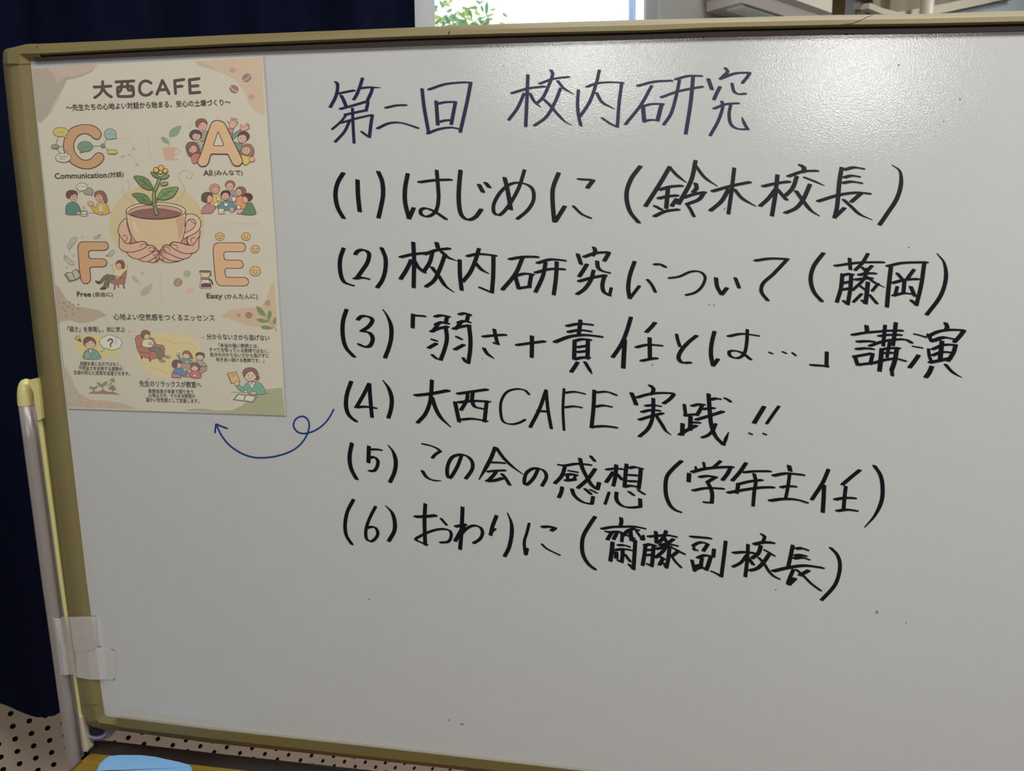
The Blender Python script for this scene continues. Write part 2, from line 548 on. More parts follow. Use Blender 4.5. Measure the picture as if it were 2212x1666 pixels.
# ------------------------------------------------------------------ whiteboard on its stand
wb = empty('whiteboard', Vector((0.9, 0.0, 0.0)))
tag(wb, 'large white board in an olive frame, handwritten with black marker', 'whiteboard')
XR = 1.78                                         # the board's right end, out of the picture

TOP_OUT = [(62, 95.0), (85, 94.6), (248, 87.5), (300, 84.5), (500, 75.2), (899, 59), (1086, 51.5), (1393, 42.3), (1540, 39), (1793, 32.5), (1997, 30), (2212, 23)]
TOP_FRT = [(62, 116.5), (85, 115.5), (300, 104), (500, 93.8), (899, 77.3), (1086, 72), (1400, 65), (1500, 59.7), (1793, 53.3), (1997, 50.3), (2212, 45.7)]
TOP_PAN = [(66, 132), (187, 126.3), (300, 121), (500, 112.3), (899, 97.6), (1150, 90), (1400, 82.6), (1500, 79.3), (1793, 73.2), (1997, 70.8), (2212, 66)]
LEFT_OUT = [(100, 2.5), (138, 6.5), (300, 23), (780, 78.6), (1250, 136), (1549.6, 174.8)]      # y -> x
LEFT_MID = [(100, 40), (138.5, 43), (300, 55), (780, 117), (1250, 172), (1560, 204)]
LEFT_PAN = [(100, 61.5), (131, 65.5), (300, 82.9), (780, 132), (1272, 189), (1544.6, 226)]
BOT_PAN = [(226, 1546.5), (460, 1576), (792, 1612), (1160, 1654), (1268, 1666)]
BOT_FRT = [(205, 1563), (250.6, 1570), (460, 1596.3), (792, 1634), (998, 1656.5)]
BOT_LOW = [(200, 1567), (247.6, 1577.6), (460, 1606), (792, 1641), (950, 1658.5)]

YF = -0.008                                       # front face of the rails
YB = 0.018                                        # back of the rails

# writing surface: follows the inner edges of the frame, tucked a little under them
xs_t = [66, 130, 187, 300, 500, 700, 899, 1150, 1400, 1500, 1793, 1997, 2212]
top = [on(x, interp(TOP_PAN, x) - 4) for x in xs_t]
bx = [226, 340, 460, 620, 792, 1000, 1160, 1268]
bot = [on(x, interp(BOT_PAN, x) + 4) for x in bx]
zt, zb_ = top[-1].z, bot[-1].z
mb = MB()
outl = [on(62, 132)] + top + [Vector((XR, 0, zt)), Vector((XR, 0, zb_))] + bot[::-1] + [on(222, 1546)] + [on(interp(LEFT_PAN, y) - 4, y) for y in (1400, 1100, 780, 500, 300)]
back = [p + Vector((0, 0.012, 0)) for p in outl]
mb.poly(outl, M_PANEL)
mb.poly(back[::-1], M_PANEL)
for k in range(len(outl)):
    k2 = (k + 1) % len(outl)
    mb.poly([outl[k2], outl[k], back[k], back[k2]], M_PANEL)
panel = mb.build('writing_surface', wb)
tag(panel, 'glossy white writing surface')

# top rail
def top_sec(x):
    po = on(x, interp(TOP_OUT, x), 0.006)
    pf = on(x, interp(TOP_FRT, x), YF)
    ye, yp = interp(TOP_FRT, x), interp(TOP_PAN, x)
    b1 = on(x, lerp(interp(TOP_OUT, x), ye, 0.22), -0.001)
    bulge = on(x, lerp(interp(TOP_OUT, x), ye, 0.52), YF + 0.001)
    g1 = on(x, lerp(ye, yp, 0.30), -0.004)
    g2 = on(x, lerp(ye, yp, 0.32), -0.002)
    g3 = on(x, lerp(ye, yp, 0.52), -0.002)
    g4 = on(x, lerp(ye, yp, 0.54), -0.005)
    g5 = on(x, yp, -0.004)
    g6 = on(x, yp, 0.0)
    return [Vector((po.x, YB, po.z)), po, b1, bulge, pf, g1, g2, g3, g4, g5, g6]
SM = [M_OLIVE, M_OLIVE, M_OLIVE, M_OLIVE, M_OLIVE, M_LIP, M_GROOVE, M_LIP, M_LIP, M_LIP]
xs = [74, 130, 187, 248, 300, 400, 500, 700, 899, 1000, 1086, 1250, 1400, 1540, 1793, 1997, 2212]
secs = [top_sec(x) for x in xs]
dx = secs[-1][0].x
secs.append([Vector((p.x + XR - dx, p.y, p.z)) for p in secs[-1]])
mb = MB(); mb.loft(secs, SM)
tag(mb.build('top_rail', wb), 'olive top rail with a dark groove under it')

# a crack in the top rail's face
M_CRACK = mat('crack', (0.05, 0.035, 0.02), rough=0.8)
crk = [(1811, 58), (1817, 53), (1842, 50.5), (1857, 44), (1866, 40.5), (1872, 37), (1881, 34), (1886, 32.2)]
mb = MB()
def face_pt(px, py, lift):
    t = (py - interp(TOP_OUT, px)) / (interp(TOP_FRT, px) - interp(TOP_OUT, px))
    y = interp([(0, 0.006), (0.22, -0.001), (0.52, YF + 0.001), (1, YF)], t)
    return on(px, py, y - lift)
for (a, b), (c, d) in zip(crk, crk[1:]):
    mb.poly([face_pt(a, b - 0.5, 0.0006), face_pt(c, d - 0.5, 0.0006), face_pt(c, d + 0.6, 0.0006), face_pt(a, b + 0.6, 0.0006)], M_CRACK)
trail = [p for p in wb.children if p.name.startswith('top_rail')][0]
mb.build('crack', trail)
mb = MB()
mb.poly([face_pt(967, 73, 0.0006), face_pt(970.5, 66.5, 0.0006), face_pt(972, 67, 0.0006), face_pt(970, 73.5, 0.0006)], M_CRACK)
mb.build('scuff', trail)

# left rail
def left_sec(y):
    xo, xm, xp = interp(LEFT_OUT, y), interp(LEFT_MID, y), interp(LEFT_PAN, y)
    po = on(xo, y, YF + 0.002)
    po = on(xo, y, 0.006)
    return [Vector((po.x, YB, po.z)), po, on(lerp(xo, xm, 0.45), y, -0.005), on(xm, y, YF), on(lerp(xm, xp, 0.15), y, YF + 0.001), on(xp, y, 0.0)]
mb = MB(); mb.loft([left_sec(y) for y in (138, 200, 300, 420, 540, 660, 780, 900, 1020, 1135, 1250, 1350, 1450, 1522)], M_OLIVE)
tag(mb.build('left_rail', wb, smooth=True), 'olive left rail')

# corner caps
mb = MB()
cap_o = [(6.5, 138), (6.5, 115), (8.6, 109.5), (14, 105.5), (35, 100.5), (54.8, 95.6), (62, 94.8), (85, 94.3)]
cap_i = [(43, 138.5), (42, 130), (41.5, 121), (42, 118), (44, 116.5), (47, 116), (60, 115.6), (85, 115.2)]
cap_p = [(66, 138), (66, 134), (65.6, 132), (66, 131.6), (66.5, 131.6), (68, 131.6), (75, 131.5), (93, 130.8)]
secs = []
for o_, i_, p_ in zip(cap_o, cap_i, cap_p):
    a = on(*o_, 0.005); b = on(*i_, YF - 0.0008); c = on(*p_, -0.0008)
    secs.append([Vector((a.x, YB, a.z)), a, lerp(a, b, 0.5) + Vector((0, -0.0065, 0)), b, on(lerp(i_[0], p_[0], 0.5), lerp(i_[1], p_[1], 0.5), -0.005), c])
mb.loft(secs, [M_OLIVE, M_OLIVE, M_OLIVE, M_OLIVE, M_OLIVE])
mb.build('corner_cap', wb)
mb = MB()
co = [(171.5, 1522), (177.6, 1551), (181, 1558), (186, 1562.5), (200, 1570), (216, 1574.5), (248, 1577.8)]
cm = [(199.5, 1522), (203, 1545), (204.5, 1552), (206, 1558), (209, 1562), (216, 1565), (251, 1570)]
cp = [(222.7, 1522), (225.4, 1541), (226.2, 1544), (227.3, 1546.2), (229.5, 1547.4), (233, 1548), (254, 1550.5)]
secs = []
for k, (o_, i_, p_) in enumerate(zip(co, cm, cp)):
    a = on(*o_, 0.005); b = on(*i_, YF - 0.0008 + (0.006 if k > 3 else 0)); c = on(*p_, -0.0008)
    secs.append([Vector((a.x, YB, a.z)), a, b, on(lerp(i_[0], p_[0], 0.15), lerp(i_[1], p_[1], 0.15), YF + 0.002), c])
mb.loft(secs, M_OLIVE)
mb.build('corner_cap', wb)

# bottom rail
def bot_sec(x):
    a, b, c = on(x, interp(BOT_PAN, x), 0.0), on(x, interp(BOT_FRT, x), -0.0075), on(x, interp(BOT_LOW, x), 0.006)
    u = on(x, interp(BOT_PAN, x) + 1.2, -0.010)
    return [a, u, b, c, Vector((c.x, YB, c.z))]
secs = [bot_sec(x) for x in (252, 300, 380, 460, 560, 680, 792, 900, 1000, 1160, 1268)]
dx = secs[-1][0].x
secs.append([Vector((p.x + XR - dx, p.y, p.z)) for p in secs[-1]])
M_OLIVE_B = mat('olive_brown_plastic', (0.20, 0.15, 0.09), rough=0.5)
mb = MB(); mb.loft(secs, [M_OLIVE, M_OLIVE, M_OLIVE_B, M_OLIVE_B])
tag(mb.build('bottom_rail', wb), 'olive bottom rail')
mb = MB(); mb.aabox(XR, XR + 0.03, YF, YB, zb_ - 0.03, zt + 0.03, M_OLIVE)
mb.build('right_rail', wb)

# the stand's aluminium upright with its yellow end cap
YP = 0.012
def pole_pt(y):
    xl = interp([(868.5, 39), (1250, 90), (1280, 94.5), (1532, 130), (1666, 149)], y)
    xr = interp([(868.5, 75), (1250, 126), (1280, 130), (1549, 168), (1619, 178.5), (1666, 186)], y)
    a, b = on(xl, y, YP), on(xr, y, YP)
    return (a + b) / 2, (b - a).length / 2 * 0.82      # seen at a slant
post_o = empty('upright', pole_pt(1250)[0])
post_o.parent = wb; post_o.matrix_parent_inverse = Matrix.Translation(-wb.location)
mb = MB()
ys = [862, 950, 1050, 1150, 1250, 1350, 1450, 1532, 1600, 1666]
cs = [pole_pt(y) for y in ys]
pts = [c for c, r in cs]; rs = [r for c, r in cs]
end = pts[-1] + (pts[-1] - pts[-3]).normalized() * 0.0
foot = Vector((pts[-1].x, pts[-1].y, 0.06))
mb.tube(pts + [foot], rs + [rs[-1]], M_ALU, n=24)
wb_children_anchor = post_o
mb.build('post', wb, smooth=True)
bpy.data.objects.remove(post_o, do_unlink=True)
post = [c for c in wb.children if c.name.startswith('post')][0]
tag(post, 'satin aluminium upright')
# dome cap
mb = MB()
c0, r0 = pole_pt(866)
prof = [(0.0, 1.06), (0.35, 1.06), (0.62, 0.98), (0.82, 0.80), (0.94, 0.52), (1.0, 0.0)]
hgt = on(60, 818, YP).z - c0.z
secs = []
for t, k in [(-0.18, 1.05)] + prof:
    secs.append([c0 + Vector((math.cos(q) * r0 * k + hgt * max(t, 0) * 0.10, math.sin(q) * r0 * k, hgt * t)) for q in (2 * math.pi * j / 24 for j in range(24))])
mb.loft(secs, M_YCAP, closed=True)
capo = mb.build('end_cap', wb, smooth=True)
tag(capo, 'yellow plastic dome cap')
mb = MB()
fl = [(60, 822), (70, 819), (80, 820), (84, 840), (88, 880), (90, 905), (88, 907.5), (81, 908), (76, 880), (73, 850)]
f = [on(x, y, -0.002) for x, y in fl]; bk = [on(x, y, -0.002) + Vector((0, 0.016, 0)) for x, y in fl]
mb.poly(f[::-1], M_YCAP); mb.poly(bk, M_YCAP)
for k in range(len(f)):
    k2 = (k + 1) % len(f); mb.poly([f[k], f[k2], bk[k2], bk[k]], M_YCAP)
mb.build('cap_flange', capo)
# narrow yellow edge strip between upright and rail, dark gap behind it, ivory end piece
def strip(name, lft, rgt, y0, y1, m, ys_, depth=0.012, parent=wb):
    mb = MB()
    secs = []
    for y in ys_:
        a, b = on(interp(lft, y), y, y0), on(interp(rgt, y), y, y1)
        secs.append([a + Vector((0, depth, 0)), a, lerp(a, b, 0.5) + Vector((0, -0.002, 0)), b, b + Vector((0, depth, 0))])
    mb.loft(secs, m, closed=True, caps=True)
    return mb.build(name, parent)
strip('edge_strip', [(909, 80), (1250, 126), (1550, 170)], [(907, 90), (1250, 135), (1550, 177.5)], 0.004, 0.004, M_YCAP, (909, 1000, 1100, 1250, 1400, 1549))
strip('gap_filler', [(830, 82), (909, 89), (1250, 134), (1555, 177)], [(830, 87), (909, 96), (1250, 141), (1555, 183)], 0.012, 0.012, M_GROOVE, (830, 1000, 1250, 1555), depth=0.006)
strip('end_sleeve', [(1550, 170), (1623, 178.5)], [(1550, 178), (1600, 188), (1618, 192), (1623, 190)], 0.000, 0.000, M_IVORY, (1550, 1575, 1600, 1618, 1623))

# grey-blue pivot bracket under the lower left corner
def slab(name, pxs, yf, depth, m, parent, label=None):
    mb = MB()
    f = [on(x, y, yf) for x, y in pxs]; bk = [p + Vector((0, depth, 0)) for p in f]
    mb.poly(f[::-1], m); mb.poly(bk, m)
    n = len(f)
    for k in range(n):
        k2 = (k + 1) % n; mb.poly([f[k], f[k2], bk[k2], bk[k]], m)
    o = mb.build(name, parent)
    if label: o['label'] = label
    return o
brk = slab('pivot_bracket', [(181, 1553), (200, 1562), (250, 1573), (250, 1576), (234, 1596), (222, 1600), (206, 1601), (191, 1602), (187, 1590)], 0.006, 0.02, M_BRACKET, wb, 'grey-blue plastic bracket')
slab('recess', [(191.5, 1567.5), (205, 1571), (224.5, 1578.5), (226, 1581), (218, 1588), (207, 1590.5), (197, 1589), (193, 1583)], 0.0052, 0.004, M_DARKBLUE, brk)
slab('rim', [(189, 1589), (195, 1592), (207, 1594), (220, 1591), (228, 1585), (229, 1588), (221, 1595), (206, 1598), (193, 1595)], 0.004, 0.004, mat('pale_plastic', (0.33, 0.34, 0.46), rough=0.3), brk)

# pen tray below: upstand at the back with its shade painted dark brown, floor, front lip
TZ = None
bk_l = on(194, 1602, 0.02); bk_r = on(460, 1633, 0.02); bk_rr = on(745, 1664.5, 0.02)
tray = MB()
M_TRAY_SHADE = mat('shaded_tray_metal', (0.030, 0.016, 0.012), rough=0.5)
M_TRAY = mat('ochre_metal', (0.30, 0.19, 0.025), rough=0.35, noise=(8, 0.12))
TF = on(200, 1628, 0.012).z                        # tray floor level
x0, x1 = on(178, 1640, 0.0).x, XR - 0.05
tx = [x0 + 0.004] + [p.x for p in (bk_l, bk_r, bk_rr)] + [x1]
tz = [bk_l.z, bk_l.z, bk_r.z, bk_rr.z, bk_rr.z]
secs = []
for x, z in zip(tx, tz):
    secs.append([Vector((x, 0.026, TF - 0.012)), Vector((x, 0.026, z)), Vector((x, 0.02, z)), Vector((x, 0.012, TF)), Vector((x, -0.004, TF)), Vector((x, -0.006, TF - 0.0025)),
                 Vector((x, -0.085, TF - 0.003)), Vector((x, -0.087, TF + 0.010)), Vector((x, -0.092, TF + 0.010)), Vector((x, -0.092, TF - 0.012))])
tray.loft(secs, [M_TRAY_SHADE, M_TRAY_SHADE, M_TRAY_SHADE, M_TRAY, M_TRAY, M_TRAY, M_TRAY, M_TRAY, M_TRAY, M_TRAY], closed=True, caps=True)
tray_o = tray.build('pen_tray', wb)
tag(tray_o, 'ochre brown pen tray')
mb = MB()
ft = Vector((pts[-1].x, 0.012, 0))
mb.aabox(ft.x - 0.02, ft.x + 0.02, -0.25, 0.25, 0.03, 0.06, M_ALU)
mb.build('base_foot', wb)
mb = MB(); mb.aabox(XR + 0.04, XR + 0.07, -0.01, 0.03, 0.03, 1.35, M_ALU); mb.build('post', wb)
mb = MB(); mb.aabox(XR + 0.035, XR + 0.075, -0.25, 0.25, 0.03, 0.06, M_ALU); mb.build('base_foot', wb)
for fx in (ft.x, XR + 0.055):
    for fy in (-0.23, 0.23):
        mb = MB(); mb.tube([Vector((fx - 0.012, fy, 0.016)), Vector((fx + 0.012, fy, 0.016))], 0.016, M_GROOVE, n=16)
        mb.build('caster', wb)
mb = MB(); mb.aabox(x0, x0 + 0.02, -0.05, 0.012, TF - 0.030, TF - 0.012, mat('orange_plastic', (0.42, 0.15, 0.05), rough=0.5))
mb.build('tray_clip', wb)

# ------------------------------------------------------------------ pale blue eraser lying in the tray
def eraser():
    z1 = TF + 0.036
    er = empty('board_eraser', Vector((0, 0, 0)))
    tpx = [(206, 1668), (215, 1649), (224, 1640), (234, 1633.2), (258, 1630.8), (304, 1631), (335, 1634.5), (360, 1640), (390, 1646.5), (410.5, 1652.5), (414, 1658), (417, 1668)]
    top = [on_level(x, y, z1) for x, y in tpx]
    yf = -0.080
    ql, qr = top[0], top[-1]
    top = top + [Vector((qr.x + 0.002, yf + 0.006, z1)), Vector((qr.x - 0.006, yf, z1)), Vector((ql.x + 0.006, yf, z1)), Vector((ql.x - 0.002, yf + 0.006, z1))]
    c = sum(top, Vector()) / len(top)
    er.location = Vector((c.x, c.y, TF - 0.003))
    def ring(k, z):
        return [Vector((c.x + (p.x - c.x) * k, c.y + (p.y - c.y) * k, z)) for p in top]
    mb = MB()
    mb.loft([ring(0.97, TF + 0.008), ring(1.02, TF + 0.014), ring(1.02, TF + 0.028), ring(1.0, z1 - 0.001), ring(0.975, z1)], mat('pale_blue_plastic', (0.27, 0.56, 0.95), rough=0.45, noise=(30, 0.03)), closed=True, caps=True)
    mb.build('handle', er, smooth=False)
    mb = MB()
    mb.loft([ring(0.95, TF - 0.0022), ring(0.95, TF + 0.008)], mat('grey_felt', (0.2, 0.2, 0.22), rough=0.95), closed=True, caps=True)
    mb.build('felt_pad', er)
    tag(er, 'pale blue board eraser lying in the ochre pen tray', 'eraser')
eraser()

# ------------------------------------------------------------------ two strips of frosted tape bridging upright and frame
M_TAPE = mat('frosted_tape', (0.90, 0.86, 0.82), rough=0.3, alpha=0.56, noise=(60, 0.06))
M_TAPE2 = mat('tape_dirt', (0.06, 0.05, 0.06), rough=0.8)
def tape(name, top_px, bot_px, depths, label, dirt):
    secs = []
    for t in (0, 0.25, 0.5, 0.75, 1.0):
        secs.append([on(lerp(a[0], b[0], t), lerp(a[1], b[1], t), d) for a, b, d in zip(top_px, bot_px, depths)])
    mb = MB()
    mb.loft(secs, M_TAPE)
    o = mb.build(name)
    tag(o, label, 'tape')
    mb = MB()
    for path, w in dirt:
        for a, b in zip(path, path[1:]):
            mb.poly([on(a[0], a[1] - w, -0.0007), on(b[0] + w, b[1] - w, -0.0007), on(b[0] + w, b[1] + w, -0.0007), on(a[0], a[1] + w, -0.0007)], M_TAPE2)
    mb.build('grime', o)
rr = pole_pt(1390)[1]
tape('adhesive_tape', [(101, 1331), (108, 1333), (118, 1336), (130, 1336.5), (135, 1332), (150, 1333), (180, 1332.5), (198, 1332), (206, 1331.5)],
     [(112, 1388), (120, 1389), (129, 1391), (140, 1395), (148, 1402), (160, 1405), (190, 1407), (206, 1399.5), (211, 1394)],
     [YP, YP - rr * 0.8, YP - rr * 1.05, YP - rr * 0.8, 0.0, YF - 0.002, YF - 0.0015, YF - 0.001, -0.0012],
     'frosted tape strip on the lower left frame, the upper one', [([(198, 1331.5), (206, 1331.8), (207.5, 1345), (208.5, 1372)], 0.5), ([(201, 1401), (206, 1398)], 0.9)])
tape('adhesive_tape', [(112, 1388), (120, 1389), (131, 1391), (141, 1394), (150, 1401), (163, 1404), (190, 1407.5), (207, 1398), (225, 1398.5), (240, 1402), (248, 1407)],
     [(118.8, 1457.5), (128, 1458), (139, 1458.5), (150, 1457.5), (158, 1457), (166, 1463.5), (194, 1468.5), (215, 1468.5), (230, 1467.5), (243, 1469.5), (249.3, 1464)],
     [YP - 0.0008, YP - rr * 0.85, YP - rr * 1.1, YP - rr * 0.85, 0.0, YF - 0.0015, YF - 0.001, -0.005, -0.0016, -0.0014, -0.0014],
     'frosted tape strip reaching onto the writing surface, the lower one', [([(243, 1403.5), (247.8, 1407.5), (248.6, 1425), (249.6, 1450), (248.6, 1466), (243.5, 1469)], 0.6), ([(211, 1397.5), (218, 1398.5)], 0.9), ([(236, 1401.5), (243, 1403.5)], 0.6)])

# ------------------------------------------------------------------ handwriting
def spline(pts, step=5.0):
    """Catmull-Rom through the points, sampled about every `step` pixels."""
    if len(pts) < 3:
        (x0, y0), (x1, y1) = pts[0], pts[-1]
        n = max(1, int(math.hypot(x1 - x0, y1 - y0) / (step * 3)))
        return [(lerp(x0, x1, k / n), lerp(y0, y1, k / n)) for k in range(n + 1)]
    P = [(2 * pts[0][0] - pts[1][0], 2 * pts[0][1] - pts[1][1])] + list(pts) + [(2 * pts[-1][0] - pts[-2][0], 2 * pts[-1][1] - pts[-2][1])]
    out = []
    for i in range(1, len(P) - 2):
        p0, p1, p2, p3 = P[i - 1], P[i], P[i + 1], P[i + 2]
        # centripetal-ish: limit tangents by the shorter neighbour
        l0 = math.hypot(p1[0] - p0[0], p1[1] - p0[1]) + 1e-6
        l1 = math.hypot(p2[0] - p1[0], p2[1] - p1[1]) + 1e-6
        l2 = math.hypot(p3[0] - p2[0], p3[1] - p2[1]) + 1e-6
        m1 = [(p2[c] - p0[c]) * l1 / (l0 + l1) for c in (0, 1)]
        m2 = [(p3[c] - p1[c]) * l1 / (l1 + l2) for c in (0, 1)]
        n = max(2, int(l1 / step))
        for k in range(n):
            t = k / n
            a, b, c, d = 2 * t**3 - 3 * t**2 + 1, t**3 - 2 * t**2 + t, -2 * t**3 + 3 * t**2, t**3 - t**2
            out.append((a * p1[0] + b * m1[0] + c * p2[0] + d * m2[0], a * p1[1] + b * m1[1] + c * p2[1] + d * m2[1]))
    out.append(tuple(pts[-1]))
    return out

def hull(ps):
    ps = sorted(set((round(x, 3), round(y, 3)) for x, y in ps))
    if len(ps) < 3:
        return ps
    def half(seq):
        h = []
        for p in seq:
            while len(h) > 1 and (h[-1][0] - h[-2][0]) * (p[1] - h[-2][1]) - (h[-1][1] - h[-2][1]) * (p[0] - h[-2][0]) <= 0:
                h.pop()
            h.append(p)
        return h
    lo, hi = half(ps), half(ps[::-1])
    return lo[:-1] + hi[:-1]

def nib_poly(w, t, ang):
    c, s = math.cos(ang), math.sin(ang)
    return [(x * c - y * s, x * s + y * c) for x, y in ((-w / 2, -t / 2 * 0.6), (-w / 2 + t * 0.2, -t / 2), (w / 2 - t * 0.2, -t / 2), (w / 2, -t / 2 * 0.6), (w / 2, t / 2 * 0.6), (w / 2 - t * 0.2, t / 2), (-w / 2 + t * 0.2, t / 2), (-w / 2, t / 2 * 0.6))]

def sweep(mb, path, nib, m, y, taper=(1, 1)):
    """Ink left by drawing a nib along a path; taper = nib size at start and end."""
    n = len(path)
    def at(i):
        t = i / max(1, n - 1)
        k = 1.0
        if taper[0] < 1 and t < 0.35: k = lerp(taper[0], 1, t / 0.35)
        if taper[1] < 1 and t > 0.60: k = lerp(1, taper[1], (t - 0.60) / 0.40)
        return [(path[i][0] + a * k, path[i][1] + b * k) for a, b in nib]
    prev = at(0)
    for i in range(1, n):
        cur_ = at(i)
        h = hull(prev + cur_)
        if len(h) >= 3:
            mb.poly([on(px, py, y - 1.2e-6 * (i % 8)) for px, py in h][::-1], m)   # a hair apart, so no two pieces share a plane
        prev = cur_

